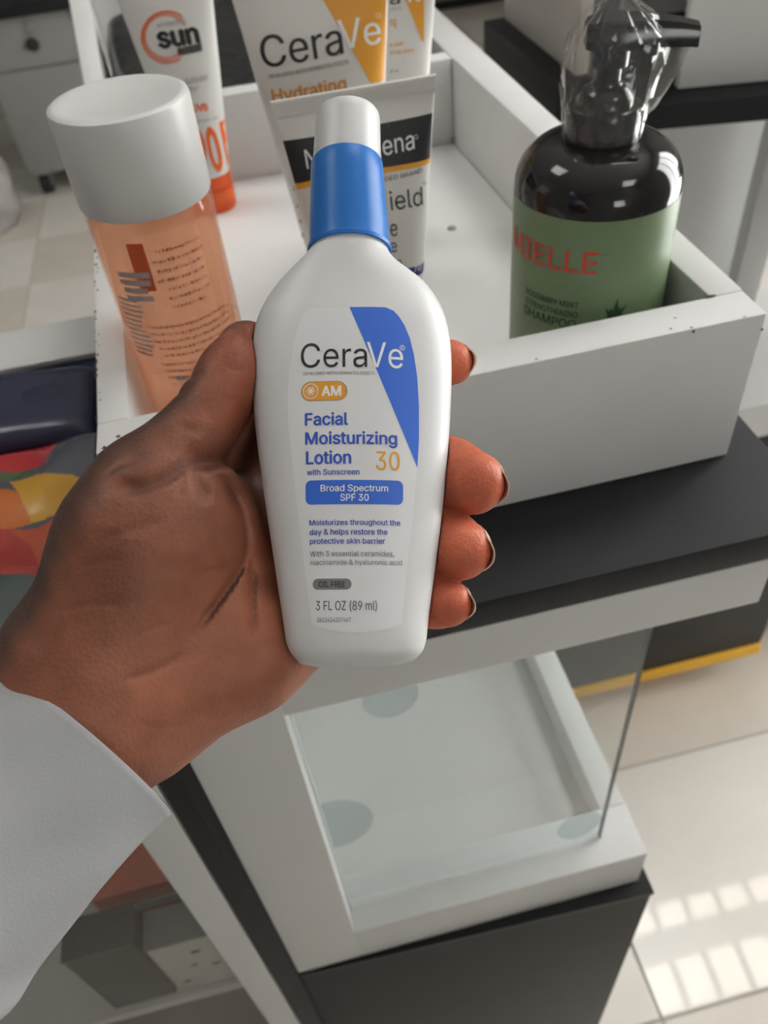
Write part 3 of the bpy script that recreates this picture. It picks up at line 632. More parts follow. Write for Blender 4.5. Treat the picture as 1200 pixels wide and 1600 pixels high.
# ================================================================== SHAMPOO PUMP BOTTLE
sc_ = (0.1532, 0.3215, ZFL); SR = 0.0352
sham = thing('pump_bottle', 'dark brown pump bottle with a sage green label, film round its pump', 'bottle', sc_)
dark_pet = mat('dark_plastic', (0.012, 0.011, 0.011), 0.10, 0, 10, 0.1, 20, spec=0.55)
HS = 0.1365 - ZFL
NR = 0.0143
def ssurf(u, v, off): a = u / SR; r = SR + off; return (r * math.sin(a), -r * math.cos(a), v)
def smap(p):
    o = C - np.array(sc_); d = ray(p); A = d[0] ** 2 + d[1] ** 2; B = 2 * (o[0] * d[0] + o[1] * d[1]); Cc = o[0] ** 2 + o[1] ** 2 - SR ** 2
    t = (-B - math.sqrt(max(0, B * B - 4 * A * Cc))) / (2 * A); q = o + d * t
    return (SR * math.atan2(q[0], -q[1]), q[2])
LT_ = smap((926, 347))[1]
body = [(SR - 0.003, 0.0), (SR - 0.0006, 0.0008), (SR, 0.003), (SR, LT_ + 0.0015)]
for k in range(1, 19):
    t = k / 18 * math.pi / 2; body.append((NR + 0.0006 + (SR - NR - 0.0006) * math.cos(t) ** 0.9, LT_ + 0.0015 + (HS - LT_ - 0.0015) * math.sin(t) ** 1.05))
body += [(NR - 0.001, HS + 0.002)]
mk('bottle_body', lathebm(body, 96), dark_pet, sham)
sage = mat('sage_label', (0.165, 0.235, 0.125), 0.38, 0.02, 300, 0.04, 8)
conform('label', [(-2.4 * SR, 0.006), (1.18 * SR, 0.006), (1.26 * SR, 0.030), (1.5 * SR, 0.036), (2.3 * SR, 0.036), (2.3 * SR, LT_), (-2.4 * SR, LT_)], [(0, 1, 2, 3, 4, 5, 6)], ssurf, sage, sham, 0.00015, 0.003, 0.01)
slab_ = sham.children[-1]
def zsh(q): return (780 + q[0] * 280 / 1200, 280 + q[1] * 260 / 1114)
def stext(s, p0, p1, h, m, bold, hz=None):
    """baseline from crop point p0 to p1, cap height h in metres"""
    a = np.array(smap(zsh(p0))); b = np.array(smap(zsh(p1))); v, f = glyphs(s, bold); lo, hi = v[:, 0].min(), v[:, 0].max(); cap = glyphs('H')[0][:, 1].max()
    uv = a[None] + ((v[:, :1] - lo) / (hi - lo)) * (b - a)[None] + np.stack([0 * v[:, 1], v[:, 1] / cap * h], 1)
    return conform('lettering', uv.tolist(), f, ssurf, m, slab_, 0.0004, 0.002, 1, None, 1 if bold <= 0 else (5 if bold > 0.008 else 2))
zb_ = smap(zsh((560, 628)))[1]; hh = smap(zsh((565, 487)))[1] - zb_
ue = smap(zsh((655, 632)))[0]; 
def srow(s, u0, u1, z, h, m, bold):
    v, f = glyphs(s, bold); lo, hi = v[:, 0].min(), v[:, 0].max(); cap = glyphs('H')[0][:, 1].max()
    uv = np.stack([u0 + (v[:, 0] - lo) / (hi - lo) * (u1 - u0), z + v[:, 1] / cap * h], 1)
    return conform('lettering', uv.tolist(), f, ssurf, m, slab_, 0.0004, 0.002, 1, None, 1 if bold <= 0 else (5 if bold > 0.008 else 2))
u_l = smap(zsh((350, 590)))[0]; u_e = smap(zsh((245, 560)))[0]
wE = ue - smap(zsh((555, 628)))[0]
srow('MIELLE', ue - wE * 7.6, ue, zb_, hh, ink_red, 0.01)
srow('TM', ue + 0.0012, ue + 0.0032, zb_ + hh * 0.85, 0.0006, ink_green, 0)
z1 = smap(zsh((520, 862)))[1]; u1 = smap(zsh((530, 862)))[0]; h1 = smap(zsh((520, 822)))[1] - z1
srow('ROSEMARY MINT', u1 - 0.0265, u1, z1, h1, ink_green, 0.006)
z2 = smap(zsh((515, 925)))[1]; srow('STRENGTHENING', u1 - 0.0265, u1, z2, h1, ink_green, 0.0)
z3 = smap(zsh((505, 1000)))[1]; srow('SHAMPOO', u1 - 0.0275, u1 - 0.0003, z3, h1 * 1.5, ink_green, 0.006)
uc, zc_ = smap(zsh((765, 930)))
for ang, L in ((-60, 0.0042), (-38, 0.0072), (-20, 0.006), (4, 0.0102), (22, 0.0062), (42, 0.0082), (62, 0.0046)):
    a = math.radians(ang); dx, dz = math.sin(a), math.cos(a); w = 0.0011
    conform('leaf_print', [(uc, zc_), (uc + dx * L * 0.5 - dz * w, zc_ + dz * L * 0.5 + dx * w), (uc + dx * L, zc_ + dz * L), (uc + dx * L * 0.5 + dz * w, zc_ + dz * L * 0.5 - dx * w)], [(0, 1, 2, 3)], ssurf, ink_green, slab_, 0.0004, 0.002, 1)
for k in range(7):
    srow('IIII II', 1.02 * SR, 1.30 * SR, 0.046 + k * 0.0032, 0.0012, ink_green, -0.01)
# pump: collar, stem, head with spout to the right and a little forward
pump_black = mat('pump_black', (0.012, 0.012, 0.013), 0.16)
col_ = bmesh.new()
rr = []
for r, z in ((0.0150, HS - 0.001), (0.0152, HS), (0.0152, HS + 0.0110), (0.0146, HS + 0.0125), (0.0118, HS + 0.013)): rr.append((r, z))
cbm = lathebm(rr, 72)
for v in cbm.verts:
    a = math.atan2(v.co.y, v.co.x)
    if HS < v.co.z < HS + 0.0115: k = 1 + 0.010 * (round(a * 36 / math.pi) % 2); v.co.x *= k; v.co.y *= k
mk('collar', cbm, pump_black, sham)
mk('collar_dome', lathebm([(0.0115, HS + 0.0126), (0.0112, HS + 0.0150), (0.0092, HS + 0.0185), (0.0062, HS + 0.0200), (0.0060, HS + 0.021)], 48), pump_black, sham)
mk('stem', lathebm([(0.0052, HS + 0.0205), (0.0052, HS + 0.0262), (0.0075, HS + 0.0270), (0.0078, HS + 0.0355)], 40), pump_black, sham)
zt_ = HS + 0.0345
spd = Vector((0.93, -0.36, 0)).normalized(); sps = Vector((-spd.y, spd.x, 0))
rings = []
for s, w, h0, h1 in ((-0.0105, 0.0030, 0.0015, 0.0068), (-0.0095, 0.0062, -0.0004, 0.0080), (-0.004, 0.0088, -0.001, 0.0090), (0.003, 0.0088, -0.001, 0.0092), (0.009, 0.0072, -0.0008, 0.0088), (0.018, 0.0062, -0.0006, 0.0080), (0.025, 0.0052, -0.001, 0.0068), (0.0315, 0.0044, -0.0016, 0.0052), (0.0318, 0.0036, -0.001, 0.0046)):
    c = spd * s; rings.append([tuple(c + sps * (w * a) + Vector((0, 0, zt_ + (h1 if b > 0 else h0)))) for a, b in ((-1, -1), (1, -1), (1, 0.2), (0.8, 1), (-0.8, 1), (-1, 0.2))])
for r_ in rings:
    for k in (2, 5):
        x, y, z = r_[k]; r_[k] = (x, y, z - 0.0022)
hd = loft(rings); bmesh.ops.bevel(hd, geom=[e for e in hd.edges if len(e.link_faces) == 2 and e.calc_face_angle(0) > 0.5], offset=0.0005, segments=2, affect='EDGES')
mk('pump_head', hd, pump_black, sham)
mo = bmesh.new(); c = spd * 0.0319
vs = [mo.verts.new(tuple(c + sps * (0.0026 * a) + Vector((0, 0, zt_ + b)))) for a, b in ((-1, -0.0004), (1, -0.0004), (1, 0.0034), (-1, 0.0034))]; mo.faces.new(vs)
bmesh.ops.solidify(mo, geom=mo.faces[:], thickness=0.0004)
mk('spout_mouth', mo, rubber, sham)
# crumpled clear film around the pump
film = clear('film', (0.965, 0.965, 0.955), 1.0, 0.045, (0.82, 0.80, 0.77), 0.10, 1.42, 0.35, 90)
fl = []
for k, (z, rx_, ry_, ox, oy) in enumerate(((HS + 0.001, 0.0163, 0.0163, 0, 0), (HS + 0.006, 0.0166, 0.0165, 0, 0), (HS + 0.0125, 0.0172, 0.0168, 0.0, 0), (HS + 0.016, 0.0175, 0.016, 0.0002, 0), (HS + 0.022, 0.0182, 0.0158, 0.0006, -0.001), (HS + 0.028, 0.0192, 0.0148, 0.0015, -0.001), (HS + 0.033, 0.0188, 0.0142, 0.0022, -0.0015), (HS + 0.0385, 0.0176, 0.0135, 0.0025, -0.0015), (HS + 0.0435, 0.0138, 0.0105, 0.0015, -0.001), (HS + 0.0475, 0.0085, 0.006, 0.001, 0.0), (HS + 0.0505, 0.004, 0.003, 0.001, 0.001))):
    ring = []
    for i in range(64):
        a = 2 * math.pi * i / 64; am = 0.0 if k < 1 else min(1.0, 0.25 + k * 0.12) 
        ru = 1 + am * (0.045 * math.sin(5 * a + k * 0.8) + 0.05 * math.sin(11 * a - k * 1.3 + 0.5) + 0.04 * math.sin(17 * a + 2.1 * k) + rng.uniform(-0.045, 0.045))
        e = ox + rx_ * ru * math.cos(a); f_ = oy + ry_ * ru * math.sin(a); q = spd * e + sps * f_
        ring.append((q.x, q.y, z + am * rng.uniform(-0.0009, 0.0009)))
    fl.append(ring)
fo = mk('film_wrap', loft(fl, False, True), film, sham, True, angle=20); fo['label'] = 'crumpled clear plastic film tied round the pump'
ft = bmesh.new()
def sheet(P, m=ft):
    """P: rows of points"""
    vs = [[m.verts.new(p) for p in r] for r in P]
    for a, b in zip(vs[:-1], vs[1:]):
        for i in range(len(a) - 1): m.faces.new((a[i], a[i + 1], b[i + 1], b[i]))
P = []
for i in range(9):
    t = i / 8; r = []
    for j in range(6):
        s = j / 5; e = 0.014 + s * 0.0125 * (1 - 0.55 * t) + 0.0035 * (1 - t); q = spd * e + sps * (-0.003 + 0.0025 * math.sin(3 * s + 4 * t)); r.append((q.x, q.y, zt_ - 0.001 - t * 0.0250 + 0.002 * s))
    P.append(r)
sheet(P)
mk('film_flap', ft, clear('film_milky', (0.9, 0.9, 0.89), 0.8, 0.3, (0.8, 0.8, 0.77), 0.15, 1.4), sham, True, angle=25)

# ================================================================== REAR COMPARTMENT
blk = bmesh.new(); n1, n2 = 60, 40; vs = []
for j in range(n2 + 1):
    r = []
    for i in range(n1 + 1):
        s, t = i / n1, j / n2; y = 0.657 + 0.30 * t; xl = -0.0735 - 0.066 * (y - 0.655) / 0.365 * 0.4 + 0.0015; x = xl + (0.168 - xl) * s
        h = 0.0575 * (1 - abs(2 * s - 1) ** 30) * (1 - abs(2 * t - 1) ** 30) + 0.004 * math.sin(9 * s + 3 * t) + 0.003 * math.sin(17 * s - 8 * t) + rng.uniform(-0.0007, 0.0007)
        r.append(blk.verts.new((x, y, ZFL + max(0.0005, h))))
    vs.append(r)
for a, b in zip(vs[:-1], vs[1:]):
    for i in range(n1): blk.faces.new((a[i], a[i + 1], b[i + 1], b[i]))
bb = [v for v in blk.verts]
edge = [e for e in blk.edges if len(e.link_faces) == 1]; ex = bmesh.ops.extrude_edge_only(blk, edges=edge)
for v in [g for g in ex['geom'] if isinstance(g, bmesh.types.BMVert)]: v.co.z = ZFL + 0.0001
o = mk('plastic_package', blk, mat('black_film', (0.014, 0.014, 0.015), 0.28, 0.25, 60, 0.3, 25), None, True, angle=60)
info(o, 'black plastic wrapped package lying in the tray\'s rear compartment', 'package')

# ================================================================== HAND (one continuous surface) AND SLEEVE
# all in the lotion bottle's frame, millimetres: x right, y away from the lens, z up
LBi = np.array(LB.inverted())
def hp(px, z):                                # pixel + height towards the lens (mm) -> local mm point
    o = LBi[:3, :3] @ C + LBi[:3, 3]; d = LBi[:3, :3] @ ray(px); t = (-z / 1000 - o[1]) / d[1]
    return (o + d * t) * 1000
class Field:
    def __init__(s, lo, hi, h):
        s.h = h; s.lo = np.array(lo, float); n = np.ceil((np.array(hi) - s.lo) / h).astype(int) + 1; s.n = n
        s.ax = [s.lo[k] + h * np.arange(n[k]) for k in range(3)]
        s.X, s.Y, s.Z = np.meshgrid(*s.ax, indexing='ij', sparse=True)
    def new(s): return np.full(s.n, 60.0, np.float32)
    def window(s, lo, hi): 
        return tuple(slice(max(0, int((lo[k] - s.lo[k]) / s.h)), min(s.n[k], int((hi[k] - s.lo[k]) / s.h) + 2)) for k in range(3))
    def cone(s, a, b, ra, rb, D, k, pad=14, flat=1.0):
        a = np.asarray(a, float); b = np.asarray(b, float); r = max(ra, rb) + pad
        w = s.window(np.minimum(a, b) - r, np.maximum(a, b) + r)
        if any(q.start >= q.stop for q in w): return
        x = s.ax[0][w[0]][:, None, None]; y = s.ax[1][w[1]][None, :, None]; z = s.ax[2][w[2]][None, None, :]
        ba = b - a; L2 = ba @ ba
        t = np.clip(((x - a[0]) * ba[0] + (y - a[1]) * ba[1] + (z - a[2]) * ba[2]) / L2, 0, 1)
        dx = x - a[0] - t * ba[0]; dy = (y - a[1] - t * ba[1]) / flat; dz = z - a[2] - t * ba[2]
        d = (np.sqrt(dx * dx + dy * dy + dz * dz) - (ra + (rb - ra) * t)).astype(np.float32)
        smin(D, w, d, k)
    def ball(s, c, r, D, k, pad=14):
        c = np.asarray(c, float); r = np.asarray(r, float) * np.ones(3); w = s.window(c - r - pad, c + r + pad)
        x = s.ax[0][w[0]][:, None, None]; y = s.ax[1][w[1]][None, :, None]; z = s.ax[2][w[2]][None, None, :]
        k0 = np.sqrt(((x - c[0]) / r[0]) ** 2 + ((y - c[1]) / r[1]) ** 2 + ((z - c[2]) / r[2]) ** 2)
        d = ((k0 - 1) * r.min()).astype(np.float32); smin(D, w, d, k)
def smin(D, w, d, k):
    e = D[w]
    if k <= 0: D[w] = np.minimum(e, d)
    else:
        h = np.clip(k - np.abs(e - d), 0, None) / k; D[w] = np.minimum(e, d) - h * h * k * 0.25
def surface_nets(D, lo, h):
    ins = D < 0; n = D.shape
    cnt = np.zeros((n[0] - 1, n[1] - 1, n[2] - 1), np.int8); acc = np.zeros(cnt.shape + (3,), np.float32); num = np.zeros(cnt.shape, np.float32)
    sl = lambda o: tuple(slice(o[k], n[k] - 1 + o[k]) for k in range(3))
    corners = [(i, j, k) for i in (0, 1) for j in (0, 1) for k in (0, 1)]
    for c in corners: cnt += ins[sl(c)]
    act = (cnt > 0) & (cnt < 8)
    idx = np.argwhere(act)
    vals = np.stack([D[idx[:, 0] + c[0], idx[:, 1] + c[1], idx[:, 2] + c[2]] for c in corners], 1)
    P = np.zeros((len(idx), 3)); N = np.zeros(len(idx))
    for a in range(8):
        for b in range(a + 1, 8):
            ca, cb_ = np.array(corners[a]), np.array(corners[b])
            if np.abs(ca - cb_).sum() != 1: continue
            va, vb = vals[:, a], vals[:, b]; m = (va < 0) != (vb < 0); t = np.zeros(len(idx)); t[m] = va[m] / (va[m] - vb[m])
            P[m] += ca + t[m][:, None] * (cb_ - ca); N[m] += 1
    V = lo + h * (idx + P / N[:, None]); vid = np.full(cnt.shape, -1, np.int64); vid[act] = np.arange(len(idx))
    Fc = []
    for ax in range(3):
        o1, o2 = [k for k in range(3) if k != ax]
        a = [slice(None)] * 3; b = [slice(None)] * 3; a[ax] = slice(0, n[ax] - 1); b[ax] = slice(1, n[ax])
        s0, s1 = ins[tuple(a)], ins[tuple(b)]; e = np.argwhere(s0 != s1)
        e = e[(e[:, o1] > 0) & (e[:, o2] > 0) & (e[:, o1] < n[o1] - 1) & (e[:, o2] < n[o2] - 1)]
        q = []
        for d1, d2 in ((1, 1), (0, 1), (0, 0), (1, 0)):
            p = e.copy(); p[:, o1] -= d1; p[:, o2] -= d2; q.append(vid[p[:, 0], p[:, 1], p[:, 2]])
        f = np.stack(q, 1); fl = s0[e[:, 0], e[:, 1], e[:, 2]] ^ (ax == 1)
        f[~fl] = f[~fl][:, ::-1]; Fc.append(f)
    return V, np.concatenate(Fc)
FD = Field((-118, -40, -128), (50, 56, 58), 0.56)
HAND = FD.new(); K = 12
# wrist and forearm
WR = hp((112, 1118), -6)
ca = hp((122, 1158), -1); axd = nrm(hp((-230, 1540), 30) - hp((122, 1158), 4))   # sleeve opening and the direction of the forearm
FD.cone(ca + axd * 52, WR, 19.5, 22.5, HAND, K); FD.cone(ca + axd * 10, hp((95, 1095), -12), 19.5, 20, HAND, K)
# metacarpals, behind the bottle
MC = {'i': (hp((410, 672), -29), 12.0), 'm': (hp((446, 765), -31), 12.0), 'r': (hp((462, 862), -29), 11.5), 'p': (hp((458, 945), -26), 10.5)}
for q, bs in (('i', hp((165, 985), -20)), ('m', hp((185, 1035), -22)), ('r', hp((205, 1070), -22)), ('p', hp((220, 1100), -20))):
    FD.cone(bs, MC[q][0], 17, MC[q][1] + 0.8, HAND, K)
# thenar mass, thumb root, hypothenar mass, pads under the fingers
FD.cone(hp((150, 1015), -2), hp((222, 835), 4), 22, 18.5, HAND, K)
FD.cone(hp((222, 835), 2), hp((250, 770), 3), 18.5, 15.5, HAND, K)
FD.cone(hp((255, 935), -5), hp((320, 835), -5), 16, 13, HAND, K)
FD.cone(hp((215, 1090), -8), hp((385, 1003), -15), 20, 17.0, HAND, K)
FD.cone(hp((385, 1003), -15), hp((450, 975), -22), 17.0, 12.5, HAND, K)
FD.cone(hp((350, 792), -11), hp((356, 850), -11), 9.5, 10.0, HAND, 6)
FD.cone(hp((372, 880), -17), hp((395, 985), -17), 10.5, 12, HAND, 8)
FD.cone(hp((330, 745), -16), hp((420, 690), -24), 11, 11, HAND, 8)
# thumb
TH = FD.new()
th = [(hp((252, 772), 3), 15.0), (hp((299, 700), 3), 11.6), (hp((342, 640), 1), 10.4), (hp((366, 592), -2), 9.8), (hp((386, 548), -6), 8.6)]
for (a, ra), (b, rb) in zip(th[:-1], th[1:]): FD.cone(a, b, ra, rb, TH, 3)
FD.ball(hp((366, 590), 3), (7.5, 6.5, 10), TH, 5)
smin(HAND, (slice(None),) * 3, TH, 7)
FINGER = {
 'index': [MC['i'], (hp((560, 612), -29), 9.4), (hp((655, 575), -22), 8.2), (hp((704, 566), -10), 6.5)],
 'middle': [MC['m'], (hp((585, 752), -32), 10.6), (hp((686, 733), -20), 9.8), (hp((704, 741), -8), 9.7), (hp((739, 754), -2), 8.7)],
 'ring': [MC['r'], (hp((575, 858), -31), 10.2), (hp((672, 838), -20), 9.2), (hp((692, 848), -9), 9.3), (hp((720, 859), -3), 8.3)],
 'little': [MC['p'], (hp((565, 945), -27), 8.4), (hp((655, 934), -17), 7.3), (hp((680, 937), -9), 7.1), (hp((702, 943), -4), 6.2)]}
ALLF = FD.new()
for nm, ch in FINGER.items():
    G = FD.new()
    for (a, ra), (b, rb) in zip(ch[:-1], ch[1:]): FD.cone(a, b, ra, rb, G, 3.5)
    smin(ALLF, (slice(None),) * 3, G, 0.8)
smin(HAND, (slice(None),) * 3, ALLF, 5)
# creases of the palm (depth in mm, width in mm)
CRS = []
def crease(pts, depth, sig, zmid=-4, zr=30):
    Q = [hp(p, zmid) for p in pts]; CRS.append((Q, depth, sig))
    nq = len(Q) - 1; d0 = depth
    for k, (a, b) in enumerate(zip(Q[:-1], Q[1:])):
        depth = d0 * min(1, (k + 1) / (0.25 * nq), (nq - k) / (0.2 * nq)); pad = 4 * sig; lo = np.minimum(a, b) - pad; hi = np.maximum(a, b) + pad; lo[1] = -46; hi[1] = a[1] + zr
        w = FD.window(lo, hi); x = FD.ax[0][w[0]][:, None]; z = FD.ax[2][w[2]][None, :]
        ba = np.array([b[0] - a[0], b[2] - a[2]]); t = np.clip(((x - a[0]) * ba[0] + (z - a[2]) * ba[1]) / (ba @ ba + 1e-9), 0, 1)
        d2 = (x - a[0] - t * ba[0]) ** 2 + (z - a[2] - t * ba[1]) ** 2
        CR[w[0], w[2]] = np.maximum(CR[w[0], w[2]], depth * np.exp(-d2 / (2 * sig * sig)))
CR = np.zeros((FD.n[0], FD.n[2]), np.float32)
def cr_(p, d, s): crease([tuple(q) for q in catmull(p, 5)], d, s)
cr_([(408, 630), (384, 690), (352, 730), (322, 744)], 3.4, 2.2)
cr_([(352, 730), (322, 744), (296, 772), (262, 788), (232, 788)], 1.7, 1.4)
cr_([(330, 738), (362, 764), (384, 812), (387, 862), (371, 908), (344, 954), (313, 1002)], 1.3, 0.85)
cr_([(391, 868), (398, 925), (404, 990)], 1.0, 0.8)
cr_([(328, 740), (334, 770), (344, 795)], 1.0, 1.0)
cr_([(304, 1020), (272, 1042), (232, 1056)], 0.8, 0.75)
cr_([(215, 862), (250, 850), (290, 834)], 0.6, 1.0); cr_([(238, 800), (280, 786), (312, 768)], 0.7, 0.9)
cr_([(98, 1088), (122, 1120), (165, 1150), (196, 1190)], 1.2, 2.0)
cr_([(300, 690), (335, 700), (372, 690)], 0.5, 1.2); cr_([(300, 600), (318, 610), (330, 606)], 0.5, 0.8); cr_([(282, 628), (300, 634), (318, 628)], 0.4, 0.8)
for a, b, c in (((330, 738), (306, 762), (284, 768)), ((332, 742), (318, 772), (312, 800)), ((340, 742), (356, 772), (360, 800)), ((346, 740), (372, 768), (380, 800)), ((180, 900), (205, 893), (236, 890)), ((150, 960), (190, 950), (230, 952)), ((250, 1120), (272, 1128), (296, 1126)), ((362, 640), (372, 646), (386, 642)), ((372, 600), (382, 604), (394, 600)), ((210, 770), (232, 756), (250, 752)), ((330, 900), (350, 896), (366, 884)), ((240, 1000), (262, 985), (290, 975))):
    cr_([a, b, c], 0.35, 0.6)
# creases only on the side that faces the lens
msk = (FD.ax[1] < 14).astype(np.float32)
HAND += CR[:, None, :] * msk[None, :, None]
# soft irregularity of flesh
HAND += (0.35 * np.sin(FD.X * 0.19 + 1) * np.sin(FD.Z * 0.16 + 2) * np.sin(FD.Y * 0.17)).astype(np.float32)
# press against the bottle: take the bottle's own volume (plus a hair) out of the flesh
zz = FD.ax[2] / 1000; inb = (zz > HB - 0.0012) & (zz < HTOP)
wv = np.array([lw(v) for v in zz]) * 1000 + 0.25; dv_ = np.array([ld(v) for v in zz]) * 1000 + 0.25; cv = np.array([lcx(v) for v in zz]) * 1000
q = (np.abs((FD.X - cv[None, None, :]) / wv[None, None, :]) ** LPP + np.abs(FD.Y / dv_[None, None, :]) ** LPP) ** (1 / LPP)
bs = ((q - 1) * dv_[None, None, :]).astype(np.float32); bs[:, :, ~inb] = 50
HAND = np.maximum(HAND, -bs); del bs, q, ALLF, TH, G
V, FQ = surface_nets(HAND, FD.lo, FD.h)
# skin pigment with some painted light and shade: dark back of the hand, lighter palm, redder fingertips, dark creases
gx = np.gradient(HAND, FD.h)
ii = np.clip(np.round((V - FD.lo) / FD.h).astype(int), 0, np.array(HAND.shape) - 1)
G = np.stack([g[ii[:, 0], ii[:, 1], ii[:, 2]] for g in gx], 1); G /= np.linalg.norm(G, axis=1, keepdims=True) + 1e-9
del gx
def sstep(a, b, x): t = np.clip((x - a) / (b - a), 0, 1); return t * t * (3 - 2 * t)
def seg_d(P, a, b): ba = b - a; t = np.clip(((P - a) @ ba) / (ba @ ba), 0, 1); return np.linalg.norm(P - a - t[:, None] * ba, axis=1)
dors = np.array([0.085, 0.042, 0.030]); palm = np.array([0.215, 0.080, 0.048]); heel = np.array([0.40, 0.145, 0.085]); tips = np.array([0.50, 0.120, 0.062]); creasec = np.array([0.09, 0.030, 0.020])
face = -G[:, 1] * 0.85 + G[:, 0] * 0.55 - G[:, 2] * 0.45      # palmar direction of this hand
nz = 0.10 * np.sin(V[:, 0] * 0.23 + 1.3) * np.sin(V[:, 2] * 0.21) + 0.06 * np.sin(V[:, 0] * 0.6 + V[:, 2] * 0.5)
pal = sstep(0.05, 0.75, face + nz)
hl = np.exp(-(seg_d(V, hp((270, 1085), -5), hp((440, 985), -10)) / 24) ** 2)
pd = np.exp(-(seg_d(V, hp((350, 800), -6), hp((385, 940), -8)) / 13) ** 2)  # heel and finger pad lightened where they catch the light
tp_ = np.zeros(len(V))
for nm, ch in FINGER.items():
    d = np.linalg.norm(V - ch[-1][0], axis=1); d2 = np.linalg.norm(V - ch[-2][0], axis=1); tp_ = np.maximum(tp_, np.exp(-(np.minimum(d, d2) / 17) ** 4))
tp_ = np.maximum(tp_, 0.55 * np.exp(-(seg_d(V, hp((372, 560), 0), hp((384, 640), 2)) / 10) ** 2))
ftp = tp_ * sstep(-0.50, 0.25, -G[:, 1] + 0.4 * G[:, 2] * 0 - 0.35 * G[:, 2])
pc = palm[None] + (heel - palm)[None] * np.clip(hl + 0.55 * pd, 0, 1)[:, None]
col = dors[None] + (pc - dors[None]) * pal[:, None]
col = col + (tips[None] - col) * np.clip(ftp, 0, 1)[:, None]
cv_ = np.zeros(len(V))
for Q, dp, sg in CRS:
    nq = len(Q) - 1
    for k, (a, b) in enumerate(zip(Q[:-1], Q[1:])):
        tf = min(1, (k + 1) / (0.25 * nq), (nq - k) / (0.2 * nq)); ba = (b - a)[[0, 2]]; pa = V[:, [0, 2]] - a[[0, 2]]; t = np.clip((pa @ ba) / (ba @ ba + 1e-9), 0, 1)
        cv_ = np.maximum(cv_, tf * min(1, dp / 1.5) * np.exp(-((pa - t[:, None] * ba) ** 2).sum(1) / (2 * (0.62 * sg) ** 2)))
cv_ *= (V[:, 1] < 14) * (G[:, 1] < 0.2)
col = col + (creasec[None] - col) * (0.58 * cv_)[:, None]
me = bpy.data.meshes.new('person')
me.vertices.add(len(V)); me.vertices.foreach_set('co', (V / 1000).astype(np.float32).ravel())
me.loops.add(FQ.size); me.loops.foreach_set('vertex_index', FQ.astype(np.int32).ravel())
me.polygons.add(len(FQ)); me.polygons.foreach_set('loop_start', (np.arange(len(FQ)) * 4).astype(np.int32)); me.polygons.foreach_set('loop_total', np.full(len(FQ), 4, np.int32))
me.update(calc_edges=True); me.validate()
at_ = me.color_attributes.new('skin_tone', 'FLOAT_COLOR', 'POINT'); at_.data.foreach_set('color', np.concatenate([col, np.ones((len(col), 1))], 1).astype(np.float32).ravel())
for p in me.polygons: p.use_smooth = True
skin = bpy.data.materials.new('skin'); skin.use_nodes = True; nt = skin.node_tree; b = nt.nodes['Principled BSDF']
av = nt.nodes.new('ShaderNodeVertexColor'); av.layer_name = 'skin_tone'
tcn = nt.nodes.new('ShaderNodeTexCoord'); n1_ = nt.nodes.new('ShaderNodeTexNoise'); n1_.inputs['Scale'].default_value = 120; n1_.inputs['Detail'].default_value = 6; nt.links.new(tcn.outputs['Object'], n1_.inputs['Vector'])
mr = nt.nodes.new('ShaderNodeMapRange'); mr.inputs[1].default_value = 0.3; mr.inputs[2].default_value = 0.7; mr.inputs[3].default_value = 0.86; mr.inputs[4].default_value = 1.14; nt.links.new(n1_.outputs['Fac'], mr.inputs[0])
mm = nt.nodes.new('ShaderNodeVectorMath'); mm.operation = 'SCALE'; nt.links.new(av.outputs['Color'], mm.inputs[0]); nt.links.new(mr.outputs[0], mm.inputs['Scale']); nt.links.new(mm.outputs[0], b.inputs['Base Color'])
b.inputs['Roughness'].default_value = 0.46; b.inputs['Specular IOR Level'].default_value = 0.25
b.inputs['Subsurface Weight'].default_value = 0.12; b.inputs['Subsurface Radius'].default_value = (0.003, 0.0012, 0.0008); b.inputs['Subsurface Scale'].default_value = 0.6
vo = nt.nodes.new('ShaderNodeTexVoronoi'); vo.inputs['Scale'].default_value = 900; nt.links.new(tcn.outputs['Object'], vo.inputs['Vector'])
n3 = nt.nodes.new('ShaderNodeTexNoise'); n3.inputs['Scale'].default_value = 260; n3.inputs['Detail'].default_value = 5; nt.links.new(tcn.outputs['Object'], n3.inputs['Vector'])
ad = nt.nodes.new('ShaderNodeMath'); ad.operation = 'ADD'; nt.links.new(vo.outputs['Distance'], ad.inputs[0]); nt.links.new(n3.outputs['Fac'], ad.inputs[1])
bp = nt.nodes.new('ShaderNodeBump'); bp.inputs['Strength'].default_value = 0.22; bp.inputs['Distance'].default_value = 0.0005; nt.links.new(ad.outputs[0], bp.inputs['Height']); nt.links.new(bp.outputs['Normal'], b.inputs['Normal'])
me.materials.append(skin)
person = bpy.data.objects.new('person', me); person.matrix_world = LB; MW['person'] = LB; COL.objects.link(person)
info(person, 'dark skinned left hand in a white cuff gripping the white lotion bottle', 'person')
sm = person.modifiers.new('smooth', 'SMOOTH'); sm.factor = 0.5; sm.iterations = 4
